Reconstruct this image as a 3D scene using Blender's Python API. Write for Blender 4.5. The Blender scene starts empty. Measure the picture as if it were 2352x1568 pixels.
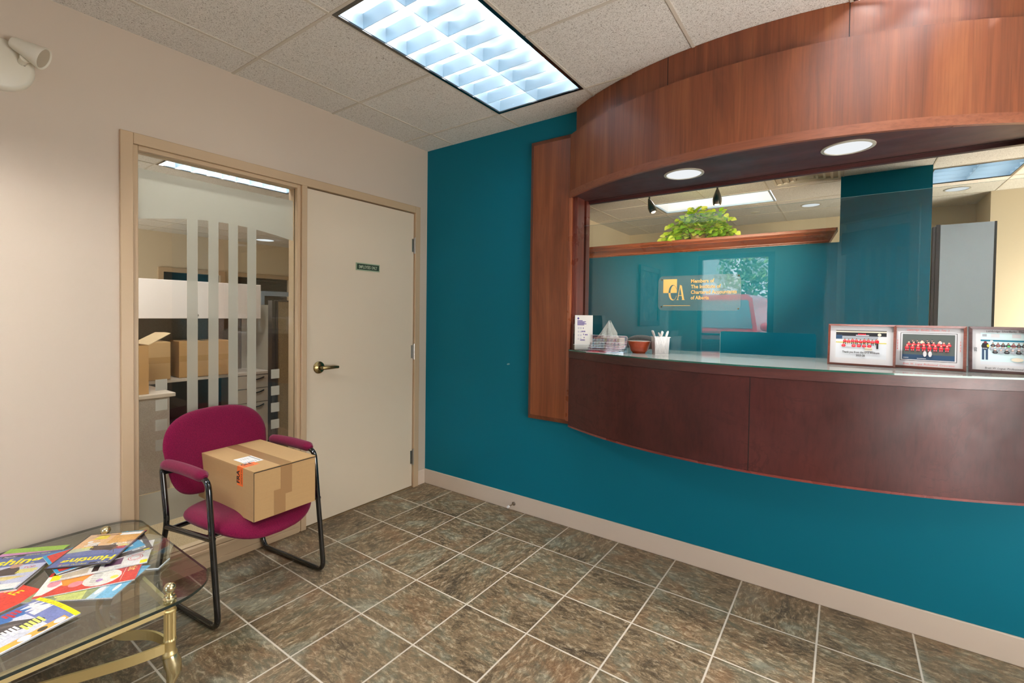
import bpy, bmesh, math, random
from mathutils import Vector, Matrix
import mathutils
R_ = random.Random(7)
PI = math.pi
SC = bpy.context.scene
COL = SC.collection
# ------------------------------------------------------------------ camera
F_, YAW, PIT, ROL = 1077.115, -0.6225, -0.0205, 0.0127
fw = Vector((math.sin(YAW)*math.cos(PIT), math.cos(YAW)*math.cos(PIT), math.sin(PIT)))
rt = Vector((math.cos(YAW), -math.sin(YAW), 0)); up = rt.cross(fw)
r2 = rt*math.cos(ROL)+up*math.sin(ROL); u2 = -rt*math.sin(ROL)+up*math.cos(ROL)
cd = bpy.data.cameras.new('camera'); cam = bpy.data.objects.new('camera', cd); COL.objects.link(cam)
cam.matrix_world = Matrix(((r2.x,u2.x,-fw.x,2.7246),(r2.y,u2.y,-fw.y,-2.675),(r2.z,u2.z,-fw.z,1.3611),(0,0,0,1)))
cd.sensor_fit = 'HORIZONTAL'; cd.sensor_width = 36; cd.lens = F_/2352*36
cd.shift_x = 0.00423; cd.shift_y = -0.01685; cd.clip_start = .05; cd.clip_end = 200
SC.camera = cam
# ------------------------------------------------------------------ world, exposure
SC.view_settings.view_transform = 'Standard'; SC.view_settings.look = 'None'
SC.view_settings.gamma = 1; SC.view_settings.use_curve_mapping = False
SC.view_settings.exposure = 0.6
W = bpy.data.worlds.new('sky'); SC.world = W; W.use_nodes = True
wn = W.node_tree.nodes; bg = wn['Background']
sky = wn.new('ShaderNodeTexSky'); sky.sky_type = 'NISHITA'
sky.sun_elevation = math.radians(48); sky.sun_rotation = math.radians(20); sky.sun_disc = False; sky.dust_density = 3.0
W.node_tree.links.new(sky.outputs[0], bg.inputs[0]); bg.inputs[1].default_value = 2.2
SC.cycles.max_bounces = 10; SC.cycles.diffuse_bounces = 5; SC.cycles.glossy_bounces = 4
SC.cycles.transparent_max_bounces = 24; SC.cycles.transmission_bounces = 6
SC.cycles.sample_clamp_indirect = 4; SC.cycles.caustics_reflective = False; SC.cycles.caustics_refractive = False
SC.cycles.use_denoising = True
H = 2.65
def area(name, loc, sx, sy, power, col=(1,1,1), rot=(0,0,0), spread=None):
    l = bpy.data.lights.new(name, 'AREA'); l.shape = 'RECTANGLE'; l.size = sx; l.size_y = sy; l.energy = power; l.color = col
    if spread: l.spread = spread
    o = bpy.data.objects.new(name, l); o.location = loc; o.rotation_euler = rot; COL.objects.link(o); return o
# daylight through the entrance glazing behind the camera
def portal(name, loc, sx, sy, rot):
    o = area(name, loc, sx, sy, 1, rot=rot); o.data.cycles.is_portal = True; return o
portal('window_daylight', (1.3,-6.62,1.35), 2.3, 2.4, (PI/2,0,0))
portal('entry_daylight', (2.98,-3.30,1.25), .9, 2.3, (PI/2,0,math.radians(38.5)))
def fill_light(name, loc, w, h, power, az, tilt, col):
    # soft fill from an added, unseen area light; az = heading of the light in the floor plan, tilt = upward
    d = Vector((math.cos(az)*math.cos(tilt), math.sin(az)*math.cos(tilt), math.sin(tilt)))
    o = area(name, loc, w, h, power, col); o.rotation_euler = d.to_track_quat('-Z','Y').to_euler(); return o
FILL=(1.0,.97,.93)
fill_light('side_fill', (5.04,-1.80,1.2), 2.2, 2.1, 125, PI, math.radians(42), FILL)  # added fill from the right, where the wall has no window
fill_light('reception_fill', (5.04,3.25,1.5), 1.1, 1.8, 70, PI, math.radians(25), (1,.90,.74))  # added fill behind the partition; no window is built there
fill_light('office_fill', (-4.6,-2.74,1.3), 2.6, 2.0, 80, PI/2, math.radians(25), (1,.94,.85))  # added fill for the office, set before its solid near wall
sun = bpy.data.lights.new('sun','SUN'); sun.energy = 2.0; sun.angle = .05; sun.color = (1,.95,.88)
so = bpy.data.objects.new('sun', sun); so.rotation_euler = (math.radians(45),0,math.radians(60)); COL.objects.link(so)
TUBE = 8.5      # strength of the fluorescent tubes
DOWN = 9.0       # power of the recessed downlights

# ------------------------------------------------------------------ materials
def lin(r,g,b):
    f = lambda c: (c/255/12.92) if c <= 10 else ((c/255+.055)/1.055)**2.4
    return (f(r),f(g),f(b),1)
class NT:
    def __init__(s, name):
        s.m = bpy.data.materials.new(name); s.m.use_nodes = True; s.t = s.m.node_tree; s.n = s.t.nodes
        s.p = s.n['Principled BSDF']; s.out = s.n['Material Output']
    def node(s, ty, **k):
        n = s.n.new('ShaderNode'+ty)
        for a,b in k.items():
            if a.startswith('i_'):
                key = a[2:]; key = int(key) if key.isdigit() else key.replace('_',' ')
                n.inputs[key].default_value = b
            else: setattr(n, a, b)
        return n
    def l(s, a, b): s.t.links.new(a, b)
    def math(s, op, a, b=None, c=None):
        n = s.n.new('ShaderNodeMath'); n.operation = op
        for i,x in enumerate((a,b,c)):
            if x is None: continue
            if isinstance(x,(int,float)): n.inputs[i].default_value = x
            else: s.l(x, n.inputs[i])
        return n.outputs[0]
    def mix(s, fac, a, b):
        n = s.n.new('ShaderNodeMix'); n.data_type = 'RGBA'
        for key,x in ((0,fac),(6,a),(7,b)):
            if isinstance(x,(int,float)): n.inputs[key].default_value = x
            elif isinstance(x,tuple): n.inputs[key].default_value = x
            else: s.l(x, n.inputs[key])
        return n.outputs[2]
    def ramp(s, fac, stops):
        n = s.n.new('ShaderNodeValToRGB'); e = n.color_ramp.elements
        while len(e) < len(stops): e.new(.5)
        for i,(p,c) in enumerate(stops): e[i].position = p; e[i].color = c if len(c)==4 else (*c,1)
        s.l(fac, n.inputs[0]); return n.outputs[0]
    def coord(s, scale=(1,1,1), kind='Object', loc=(0,0,0), rot=(0,0,0)):
        tc = s.n.new('ShaderNodeTexCoord'); mp = s.n.new('ShaderNodeMapping')
        mp.inputs['Scale'].default_value = scale; mp.inputs['Location'].default_value = loc; mp.inputs['Rotation'].default_value = rot
        s.l(tc.outputs[kind], mp.inputs[0]); return mp.outputs[0]
    def noise(s, vec, scale, detail=4, rough=.55, dist=0):
        n = s.n.new('ShaderNodeTexNoise'); s.l(vec, n.inputs['Vector']); n.inputs['Scale'].default_value = scale
        n.inputs['Detail'].default_value = detail; n.inputs['Roughness'].default_value = rough; n.inputs['Distortion'].default_value = dist
        return n.outputs[0]
    def bump(s, h, strength=.2, dist=.01):
        n = s.n.new('ShaderNodeBump'); n.inputs['Strength'].default_value = strength; n.inputs['Distance'].default_value = dist
        s.l(h, n.inputs['Height']); s.l(n.outputs[0], s.p.inputs['Normal'])
def mat(name, col, rough=.5, metal=0, coat=0, spec=.5, emit=None, es=0, sheen=0):
    s = NT(name); p = s.p
    p.inputs['Base Color'].default_value = col if len(col)==4 else (*col,1)
    p.inputs['Roughness'].default_value = rough; p.inputs['Metallic'].default_value = metal
    p.inputs['Coat Weight'].default_value = coat; p.inputs['Specular IOR Level'].default_value = spec
    p.inputs['Sheen Weight'].default_value = sheen
    if emit: p.inputs['Emission Color'].default_value = (*emit[:3],1); p.inputs['Emission Strength'].default_value = es
    return s.m
def paint(name, col, bump=.05, rough=.55, sc=220):
    s = NT(name); s.p.inputs['Roughness'].default_value = rough
    v = s.coord(); n = s.noise(v, 1.3, 3); c2 = tuple(x*.93 for x in col[:3])+(1,)
    s.l(s.mix(n, col if len(col)==4 else (*col,1), c2), s.p.inputs['Base Color'])
    s.bump(s.noise(v, sc, 2), bump, .004); return s.m
def wood(name, c1, c2, c3, rough=.28, coat=.35, axis=2, sc=1.0, figure=0.0, spec=.5):
    s = NT(name); a = [9*sc,9*sc,9*sc]; a[axis] = .8*sc; b = [130*sc]*3; b[axis] = 3.2*sc
    if figure: a=[2.5,2.5,1.2]; b=[60,60,14]
    v1 = s.coord(tuple(a)); v2 = s.coord(tuple(b))
    n1 = s.noise(v1, 1.0, 5, .6, .9); n2 = s.noise(v2, 1.0, 3, .6)
    base = s.ramp(n1, [(.28,c3),(.5,c1),(.72,c2)])
    fine = s.ramp(n2, [(.3,(.55,.55,.55)),(.55,(1,1,1))])
    m = s.n.new('ShaderNodeMix'); m.data_type='RGBA'; m.blend_type='MULTIPLY'; m.inputs[0].default_value=.55
    s.l(base, m.inputs[6]); s.l(fine, m.inputs[7]); colr = m.outputs[2]
    if figure:
        vf = s.coord((2.2,2.2,3.0)); nf = s.noise(vf, 1.0, 6, .62, 1.6)
        d = s.math('ABSOLUTE', s.math('SUBTRACT', s.math('FRACT', s.math('MULTIPLY', nf, 7.0)), .5))
        line = s.ramp(d, [(0.0,(0,0,0)),(.035,(.0,.0,.0)),(.09,(1,1,1))])
        blot = s.noise(s.coord((1.5,1.5,1.0)), 1.6, 4, .6, .6)
        line2 = s.math('MAXIMUM', line, s.ramp(blot, [(.42,(1,1,1)),(.6,(.35,.35,.35))]))
        colr = s.mix(s.math('MULTIPLY', s.math('SUBTRACT',1.0,line2), figure), colr, tuple(x*.12 for x in c3[:3])+(1,))
        colr = s.mix(s.ramp(blot,[(.4,(0,0,0)),(.75,(.6,.6,.6))]), colr, tuple(x*1.25 for x in c2[:3])+(1,))
    s.l(colr, s.p.inputs['Base Color'])
    s.l(s.ramp(s.noise(s.coord((4,4,4)),1.0,4),[(.3,(rough*.8,)*3),(.7,(rough*1.35,)*3)]), s.p.inputs['Roughness'])
    s.p.inputs['Coat Weight'].default_value = coat; s.p.inputs['Coat Roughness'].default_value = .34
    s.p.inputs['Specular IOR Level'].default_value = spec
    s.bump(n2, .06, .002); return s.m
def glass(name, tint=(.97,.99,.985), f0=.045, rough=.0, haze=0.0):
    # thin clear glazing: straight-through light plus a Schlick mirror reflection, the same from both sides
    s = NT(name); s.n.remove(s.p)
    g = s.node('NewGeometry'); d = s.n.new('ShaderNodeVectorMath'); d.operation='DOT_PRODUCT'
    s.l(g.outputs['Normal'], d.inputs[0]); s.l(g.outputs['Incoming'], d.inputs[1])
    c = s.math('SUBTRACT', 1.0, s.math('ABSOLUTE', d.outputs['Value']))
    fr = s.math('MULTIPLY_ADD', s.math('POWER', c, 5.0), 1-f0, f0)
    tr = s.node('BsdfTransparent'); tr.inputs[0].default_value = (*tint,1)
    gl = s.node('BsdfGlossy'); gl.inputs['Roughness'].default_value = rough
    mx = s.node('MixShader'); s.l(fr, mx.inputs[0]); s.l(tr.outputs[0], mx.inputs[1]); s.l(gl.outputs[0], mx.inputs[2])
    o = mx.outputs[0]
    if haze:
        df = s.node('BsdfDiffuse'); df.inputs[0].default_value = (.8,.83,.85,1)
        m2 = s.node('MixShader'); m2.inputs[0].default_value = haze; s.l(o, m2.inputs[1]); s.l(df.outputs[0], m2.inputs[2]); o = m2.outputs[0]
    s.l(o, s.out.inputs[0]); return s.m
def frosted(name, col, clear=.12, tr=.5):
    s = NT(name); s.n.remove(s.p)
    df = s.node('BsdfDiffuse'); df.inputs[0].default_value = col
    tl = s.node('BsdfTranslucent'); tl.inputs[0].default_value = col
    tp = s.node('BsdfTransparent')
    a = s.node('MixShader'); a.inputs[0].default_value = tr; s.l(df.outputs[0],a.inputs[1]); s.l(tl.outputs[0],a.inputs[2])
    b = s.node('MixShader'); b.inputs[0].default_value = clear; s.l(a.outputs[0],b.inputs[1]); s.l(tp.outputs[0],b.inputs[2])
    s.l(b.outputs[0], s.out.inputs[0]); return s.m
def fabric(name, c1, c2, sc=260, rough=.95, sheen=.3):
    s = NT(name); v = s.coord(); n = s.noise(v, sc, 3, .7); n2 = s.noise(v, 5, 3)
    s.l(s.mix(s.ramp(n,[(.3,(0,0,0)),(.7,(1,1,1))]), c1, c2), s.p.inputs['Base Color'])
    s.p.inputs['Roughness'].default_value = rough; s.p.inputs['Sheen Weight'].default_value = sheen
    s.p.inputs['Specular IOR Level'].default_value = .15
    s.bump(n, .35, .002); return s.m
def emis(name, col, st):
    s = NT(name); s.n.remove(s.p); e = s.node('Emission'); e.inputs[0].default_value=(*col,1); e.inputs[1].default_value=st
    s.l(e.outputs[0], s.out.inputs[0]); return s.m

def floor_material():
    s = NT('slate_vinyl_tile'); T = .3364; X0,Y0 = .3049,-.3396
    tc = s.n.new('ShaderNodeTexCoord'); sp = s.n.new('ShaderNodeSeparateXYZ'); s.l(tc.outputs['Object'], sp.inputs[0])
    ax = s.math('DIVIDE', s.math('SUBTRACT', sp.outputs[0], X0), T); ay = s.math('DIVIDE', s.math('SUBTRACT', sp.outputs[1], Y0), T)
    def edge(a):
        fr = s.math('FRACT', a); return s.math('MINIMUM', fr, s.math('SUBTRACT', 1.0, fr))
    d = s.math('MINIMUM', edge(ax), edge(ay))
    cb = s.n.new('ShaderNodeCombineXYZ'); s.l(s.math('FLOOR',ax), cb.inputs[0]); s.l(s.math('FLOOR',ay), cb.inputs[1])
    wn_ = s.node('TexWhiteNoise'); wn_.noise_dimensions='3D'; s.l(cb.outputs[0], wn_.inputs[0])
    off = s.node('VectorMath'); off.operation='MULTIPLY_ADD'; s.l(wn_.outputs['Color'], off.inputs[0]); off.inputs[1].default_value=(40,40,40); s.l(tc.outputs['Object'], off.inputs[2])
    # each tile turned its own way so the layered grain changes direction
    rotn = s.node('VectorRotate'); rotn.rotation_type='Z_AXIS'; s.l(off.outputs[0], rotn.inputs['Vector'])
    s.l(s.math('MULTIPLY', s.math('FLOOR', s.math('MULTIPLY', wn_.outputs['Value'], 3.99)), PI/2), rotn.inputs['Angle'])
    rv = rotn.outputs[0]
    m1 = s.node('Mapping'); m1.inputs['Scale'].default_value=(4,7,5); m1.inputs['Rotation'].default_value=(0,0,.5); s.l(rv, m1.inputs[0])
    m2 = s.node('Mapping'); m2.inputs['Scale'].default_value=(24,52,20); m2.inputs['Rotation'].default_value=(0,0,.5); s.l(rv, m2.inputs[0])
    n1 = s.noise(m1.outputs[0], 1.0, 7, .66, .7); n2 = s.noise(m2.outputs[0], 1.0, 8, .76, .55)
    n3 = s.noise(rv, 4.0, 4, .6, .6); n4 = s.noise(rv, 220.0, 3, .7)
    a = s.ramp(n1, [(.32,lin(52,44,34)),(.43,lin(92,76,54)),(.49,lin(134,112,84)),(.55,lin(104,98,78)),(.66,lin(152,154,136))])
    rust = s.ramp(n3, [(.54,(0,0,0)),(.70,(.75,.75,.75))])
    a = s.mix(rust, a, lin(138,98,64))
    vein = s.ramp(n2, [(.30,lin(24,20,14)),(.42,lin(80,68,52)),(.51,lin(120,104,82)),(.58,lin(184,166,136)),(.67,lin(232,218,194))])
    a = s.mix(.42, a, vein)
    sp2 = s.ramp(n4, [(.60,(0,0,0)),(.75,(1,1,1))])
    a = s.mix(s.math('MULTIPLY', sp2, .45), a, lin(205,192,170))
    g = s.ramp(d, [(.0085,(1,1,1)),(.0125,(0,0,0))])
    c = s.mix(g, a, lin(205,196,182))
    s.l(c, s.p.inputs['Base Color'])
    s.l(s.mix(g, s.ramp(n2,[(.3,(.36,.36,.36)),(.7,(.55,.55,.55))]), (.7,.7,.7,1)), s.p.inputs['Roughness'])
    s.bump(s.math('SUBTRACT', n2, s.math('MULTIPLY', g, .6)), .12, .004)
    return s.m
def ceiling_material():
    s = NT('mineral_ceiling_tile'); v = s.coord()
    n = s.noise(v, 150, 4, .8, .8); n2 = s.noise(v, 330, 2, .6); n3 = s.noise(v, 3, 2)
    speck = s.ramp(n, [(.36,(0,0,0)),(.44,(1,1,1))]); sp2 = s.ramp(n2, [(.34,(.45,.45,.45)),(.46,(1,1,1))])
    k = s.math('MULTIPLY', speck, sp2)
    base = s.mix(n3, lin(238,235,229), lin(230,226,218))
    s.l(s.mix(k, lin(140,128,112), base), s.p.inputs['Base Color'])
    s.p.inputs['Roughness'].default_value = .95; s.bump(k, .5, .003); return s.m
def carpet_material(name, a, b, sc=180):
    s = NT(name); v = s.coord(); n = s.noise(v, sc, 3, .8)
    s.l(s.ramp(n,[(.3,a),(.7,b)]), s.p.inputs['Base Color']); s.p.inputs['Roughness'].default_value = 1; s.bump(n,.6,.006); return s.m

CHERRY = wood('cherry_veneer', lin(128,68,38), lin(150,88,52), lin(98,49,27), rough=.38, coat=.2)
CHERRYH = wood('cherry_edge', lin(140,80,54), lin(156,94,66), lin(120,64,42), rough=.32, axis=0)
MAHOG = wood('mahogany_veneer', lin(70,31,29), lin(86,41,38), lin(52,23,22), rough=.42, coat=.12, figure=.8, spec=.3)
MAHOGH = wood('mahogany_board', lin(76,38,36), lin(94,48,44), lin(56,27,26), rough=.4, coat=.15, axis=0)
SHELFW = wood('shelf_cherry', lin(176,88,48), lin(204,116,70), lin(130,58,30), rough=.28, axis=0)
TEAL = paint('teal_wall_paint', lin(0,112,134), rough=.6); TEAL.node_tree.nodes['Principled BSDF'].inputs['Specular IOR Level'].default_value = .2
BEIGE = paint('beige_wall_paint', lin(205,190,173))
CREAM = paint('office_wall_paint', lin(224,208,180))
FRAME = paint('door_frame_paint', lin(196,170,138), rough=.35, bump=.02)
DOORM = paint('door_paint', lin(222,207,184), rough=.4, bump=.02)
BASEB = paint('baseboard_vinyl', lin(216,200,184), rough=.45, bump=.02)
TBAR = mat('ceiling_grid_bar', lin(206,198,184), .5)
BLACK = mat('black_metal', lin(10,10,12), .16, 0, .8)
DARK = mat('dark_gap', lin(12,12,12), .6)
WHITEP = mat('white_plastic', lin(226,220,204), .4)
BRASS = mat('polished_brass', lin(242,222,164), .42, 1)
PBRASS = mat('pale_brass', lin(228,216,176), .24, 1)
ABRASS = mat('antique_brass', lin(150,132,92), .25, 1)
CHROME = mat('chrome', (.75,.75,.76), .12, 1)
NICKEL = mat('brushed_nickel', lin(150,138,122), .28, 1)
ALU = mat('specular_aluminium', lin(186,208,222), .34, .5)
ALUR = mat('reflector_white', lin(236,240,244), .35)
GLASS = glass('clear_glass', (.97,.99,.985), .045)
SCREEN = glass('screen_glass', (.93,.96,.96), .075)
WINGL = glass('window_glass', (.93,.96,.95), .05)
TGLASS = glass('table_glass', (.94,.975,.915), .27)
CGLASS = glass('counter_glass', (.90,.95,.93), .07, .03, .12)  # white haze put into the colour in place of pale reflections
GEDGE = mat('glass_edge_green', lin(20,92,78), .12, 0, .6)
GEDGE2 = mat('glass_edge_pale', lin(168,206,206), .1, 0, .6)
ACRYL = glass('clear_acrylic', (.95,.965,.97), .10)
ACRE = mat('acrylic_edge', lin(222,232,236), .12, 0, .5)
FILM = frosted('frosted_film', lin(178,176,164), .15, .42)
MAG_F = fabric('magenta_fabric', lin(92,6,44), lin(126,16,60), sheen=.15)
TAPEM = mat('packing_tape', lin(160,124,84), .28)
def cardboard(name, c):
    s = NT(name); v = s.coord((1,1,1)); n = s.noise(v, 60, 4, .7); n2 = s.noise(s.coord((2,2,90)), 1.0, 3)
    d = tuple(x*.82 for x in c[:3])+(1,)
    s.l(s.mix(s.math('MULTIPLY',s.math('ADD',n,n2),.5), c, d), s.p.inputs['Base Color']); s.p.inputs['Roughness'].default_value=.8
    s.bump(n2,.1,.003); return s.m
CARD = cardboard('cardboard', lin(196,158,108)); CARD2 = cardboard('worn_cardboard', lin(190,146,92)); CARD3 = cardboard('pale_cardboard', lin(214,186,146))
WHITE = mat('white_paper', lin(238,238,238), .6); OFFW = mat('offwhite_paper', lin(224,224,222), .5)
TXT = mat('black_ink', lin(24,24,26), .6)
ORANGE = mat('orange_sticker', lin(250,120,50), .5); TUBEM = emis('fluorescent_tube', (.93,.97,1.0), TUBE); TUBER = emis('fluorescent_tube_reception', (1,.97,.93), 45.0); TUBEL = emis('bare_fluorescent_tube', (1,.97,.92), 2.2); TUBEC = emis('fill_tube_strong', (1,.98,.96), 300.0); TUBEM2 = emis('fluorescent_tube_office', (1,.98,.95), 60.0); TUBEB = emis('fill_tube_bright', (1,.97,.92), 154.0)  # the strong and bright tubes serve only added, unseen fixtures
LAMPW = emis('downlight_glow', (.95,.98,1.0), .6)

# ------------------------------------------------------------------ mesh builder
class B:
    def __init__(s): s.v=[]; s.f=[]; s.m=[]; s.s=[]
    def add(s, vs, fs, mi=0, smooth=False, M=None):
        o = len(s.v)
        s.v += [(M @ Vector(p)) if M is not None else Vector(p) for p in vs]
        for f in fs: s.f.append([i+o for i in f]); s.m.append(mi); s.s.append(smooth)
        return s
    def box(s, x0,x1,y0,y1,z0,z1, mi=0, M=None):
        vs = [(x,y,z) for z in (z0,z1) for y in (y0,y1) for x in (x0,x1)]
        return s.add(vs, [(0,2,3,1),(4,5,7,6),(0,1,5,4),(2,6,7,3),(0,4,6,2),(1,3,7,5)], mi, False, M)
    def quad(s, pts, mi=0, M=None): return s.add(pts, [tuple(range(len(pts)))], mi, False, M)
    def prism(s, poly, z0, z1, mi=0, M=None, smooth=False, mis=None):
        n = len(poly); vs = [(x,y,z0) for x,y in poly]+[(x,y,z1) for x,y in poly]
        s.add(vs, [tuple(reversed(range(n))), tuple(range(n,2*n))], mi, False, M)
        s.add(vs, [(i,(i+1)%n,(i+1)%n+n,i+n) for i in range(n)], mi if mis is None else mis, smooth, M); return s
    def tube(s, pts, r, seg=10, mi=0, closed=False, caps=True, M=None):
        P = [Vector(p) for p in pts]; n = len(P); rs = r if isinstance(r,(list,tuple)) else [r]*n
        T = []
        for i in range(n):
            a = P[(i-1)%n] if (closed or i>0) else P[i]; b = P[(i+1)%n] if (closed or i<n-1) else P[i]
            T.append((b-a).normalized())
        nrm = T[0].orthogonal().normalized(); vs=[]
        for i in range(n):
            if i: nrm = (nrm - T[i]*nrm.dot(T[i])).normalized()
            bn = T[i].cross(nrm)
            for k in range(seg):
                a = 2*PI*k/seg; vs.append(P[i]+(nrm*math.cos(a)+bn*math.sin(a))*rs[i])
        fs = []; last = n if closed else n-1
        for i in range(last):
            for k in range(seg):
                a=i*seg+k; b_=i*seg+(k+1)%seg; c=((i+1)%n)*seg+(k+1)%seg; d=((i+1)%n)*seg+k
                fs.append((a,b_,c,d))
        s.add(vs, fs, mi, True, M)
        if caps and not closed:
            s.add(vs[:seg], [tuple(reversed(range(seg)))], mi, False, M); s.add(vs[-seg:], [tuple(range(seg))], mi, False, M)
        return s
    def lathe(s, prof, c=(0,0,0), seg=24, mi=0, M=None, smooth=True, wob=None):
        vs=[]; n=len(prof)
        for r,z in prof:
            for k in range(seg):
                a=2*PI*k/seg; rr = r*(wob(a,z) if wob else 1); vs.append((c[0]+rr*math.cos(a), c[1]+rr*math.sin(a), c[2]+z))
        fs=[(i*seg+k,i*seg+(k+1)%seg,(i+1)*seg+(k+1)%seg,(i+1)*seg+k) for i in range(n-1) for k in range(seg)]
        s.add(vs, fs, mi, smooth, M)
        if prof[0][0]>1e-6: s.add(vs[:seg],[tuple(reversed(range(seg)))],mi,False,M)
        if prof[-1][0]>1e-6: s.add(vs[-seg:],[tuple(range(seg))],mi,False,M)
        return s
    def sphere(s, c, r, mi=0, seg=16, sc=(1,1,1), M=None):
        n=seg//2; prof=[]
        vs=[];
        for i in range(n+1):
            t=PI*i/n
            for k in range(seg):
                a=2*PI*k/seg; vs.append((c[0]+r*sc[0]*math.sin(t)*math.cos(a), c[1]+r*sc[1]*math.sin(t)*math.sin(a), c[2]-r*sc[2]*math.cos(t)))
        fs=[(i*seg+k,i*seg+(k+1)%seg,(i+1)*seg+(k+1)%seg,(i+1)*seg+k) for i in range(n) for k in range(seg)]
        return s.add(vs,fs,mi,True,M)
    def text(s, body, size, M, mi=0, align='CENTER', bold=0, xs=1.0, shear=0):
        k=(body,bold,shear)
        if k not in TXC:
            c=bpy.data.curves.new('t','FONT'); c.body=body; c.size=1; c.offset=bold; c.shear=shear; c.resolution_u=2
            o=bpy.data.objects.new('t',c); COL.objects.link(o); dg=bpy.context.evaluated_depsgraph_get(); dg.update()
            me=o.evaluated_get(dg).to_mesh(); TXC[k]=([v.co.copy() for v in me.vertices],[tuple(p.vertices) for p in me.polygons])
            o.evaluated_get(dg).to_mesh_clear(); bpy.data.objects.remove(o); bpy.data.curves.remove(c)
        vs,fs=TXC[k]
        if not vs: return s
        x0=min(v.x for v in vs); x1=max(v.x for v in vs); dx={'CENTER':-(x0+x1)/2,'LEFT':-x0,'RIGHT':-x1}[align]
        return s.add([((v.x+dx)*size*xs, v.y*size, 0) for v in vs], fs, mi, False, M)
TXC={}
def build(name, b, mats, parent=None, loc=None, rot=None, bevel=0, seg=2, weld=False):
    me = bpy.data.meshes.new(name); me.from_pydata([tuple(v) for v in b.v], [], b.f)
    if not isinstance(mats,(list,tuple)): mats=[mats]
    for m in mats: me.materials.append(m)
    me.polygons.foreach_set('material_index', b.m); me.polygons.foreach_set('use_smooth', b.s)
    bm = bmesh.new(); bm.from_mesh(me)
    if not bevel: bmesh.ops.remove_doubles(bm, verts=bm.verts, dist=1e-6)
    if weld: bmesh.ops.recalc_face_normals(bm, faces=bm.faces)
    bm.to_mesh(me); bm.free(); me.update()
    if any(b.s): me.set_sharp_from_angle(angle=math.radians(42))
    o = bpy.data.objects.new(name, me); COL.objects.link(o)
    if parent is not None: o.parent = parent
    if loc is not None: o.location = loc
    if rot is not None: o.rotation_euler = rot
    if bevel:
        md=o.modifiers.new('bevel','BEVEL'); md.width=bevel; md.segments=seg; md.limit_method='ANGLE'; md.angle_limit=.7; md.harden_normals=False
    return o
def tag(o, label, cat, group=None):
    o['label']=label; o['category']=cat
    if group: o['group']=group
    return o
def thing(name, label, cat, loc=(0,0,0), rotz=0, group=None, rot=None):
    o=bpy.data.objects.new(name,None); COL.objects.link(o); o.location=loc; o.rotation_euler=rot or (0,0,rotz); o.empty_display_size=.05
    return tag(o,label,cat,group)
def struct(o, label=None):
    o['kind']='structure'
    if label: o['label']=label
    return o
def copy_tree(o, loc=None, rotz=None, label=None, parent=None):
    c=o.copy(); COL.objects.link(c)
    if parent is not None: c.parent=parent
    if loc is not None: c.location=loc
    if rotz is not None: c.rotation_euler=(0,0,rotz)
    if label: c['label']=label
    for ch in list(o.children): copy_tree(ch, parent=c)
    return c
def frame3(o, x, y):
    x=Vector(x).normalized(); y=Vector(y); y=(y-x*y.dot(x)).normalized(); z=x.cross(y); o=Vector(o)
    return Matrix(((x.x,y.x,z.x,o.x),(x.y,y.y,z.y,o.y),(x.z,y.z,z.z,o.z),(0,0,0,1)))
def arc_fn(x0,x1,yend,yap):
    c=(x1-x0)/2; s=yend-yap; R=(c*c+s*s)/(2*s); xm=(x0+x1)/2
    return lambda x: yap+R-math.sqrt(max(R*R-(x-xm)**2,0))
def arc_pts(x0,x1,yend,yap,n=48):
    f=arc_fn(x0,x1,yend,yap); return [(x0+(x1-x0)*i/n, f(x0+(x1-x0)*i/n)) for i in range(n+1)]
def Bx(*a, **k): return B().box(*a, **k)

# ================================================================== SETTING
# floor
struct(build('floor', Bx(-.0,5.4,-6.6,.0,-.1,0), floor_material()))
struct(build('floor_office', Bx(-6.6,0,-2.9,4.8,-.1,-.001), carpet_material('office_carpet', lin(150,128,96), lin(206,184,148))))
struct(build('floor_reception', Bx(0,5.4,0,4.8,-.1,-.001), carpet_material('reception_carpet', lin(110,96,80), lin(150,134,110))))
# ceiling tiles in cells, holes left for the recessed troffers
XL=[-.1,.281,.891,1.501,2.111,2.721,3.331,3.941,4.551,5.4]
YL=[-6.6,-6.346,-5.126,-3.906,-2.686,-1.466,-.856,-.246,.0]
holes=[(.891,1.501,-1.466,-.246),(2.721,3.331,-1.466,-.246),(.891,1.501,-3.906,-2.686),(.89,2.09,2.70,3.25),(3.30,3.91,2.70,3.31),(2.15,2.67,2.2,2.55),(1.47,2.08,.88,2.09),(3.30,3.91,.88,2.09)]
ohole=(-2.25,-1.64,-1.12,.10); ohole2=(-1.03,-.42,-2.34,-1.12)
def in_hole(x,y,hs): return any(a<x<b and c<y<d for a,b,c,d in hs)
def ceil_grid(name, xs, ys, hs, m):
    b=B(); xs=sorted(set([round(v,4) for v in xs]+[round(v,4) for h in hs for v in h[:2] if xs[0]<v<xs[-1]]))
    ys=sorted(set([round(v,4) for v in ys]+[round(v,4) for h in hs for v in h[2:] if ys[0]<v<ys[-1]]))
    for i in range(len(xs)-1):
        for j in range(len(ys)-1):
            if not in_hole((xs[i]+xs[i+1])/2,(ys[j]+ys[j+1])/2,hs): b.box(xs[i],xs[i+1],ys[j],ys[j+1],H,H+.02)
    return struct(build(name,b,m))
CEILM=ceiling_material()
ceil_grid('ceiling',XL,YL,holes[:3],CEILM)
RXL=[-.09,.25,.86,1.47,2.08,2.69,3.30,3.91,4.52,5.4]; RYL=[.0,.27,.88,1.49,2.09,2.70,3.31,3.92,4.56,4.8]
ceil_grid('ceiling_reception',RXL,RYL,holes[3:],CEILM)
OXL=[-6.6,-5.95,-5.34,-4.73,-4.12,-3.47,-2.86,-2.25,-1.64,-1.03,-.42,-.1]; OYL=[-2.9,-2.34,-1.12,.10,1.32,2.54,4.8]
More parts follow.
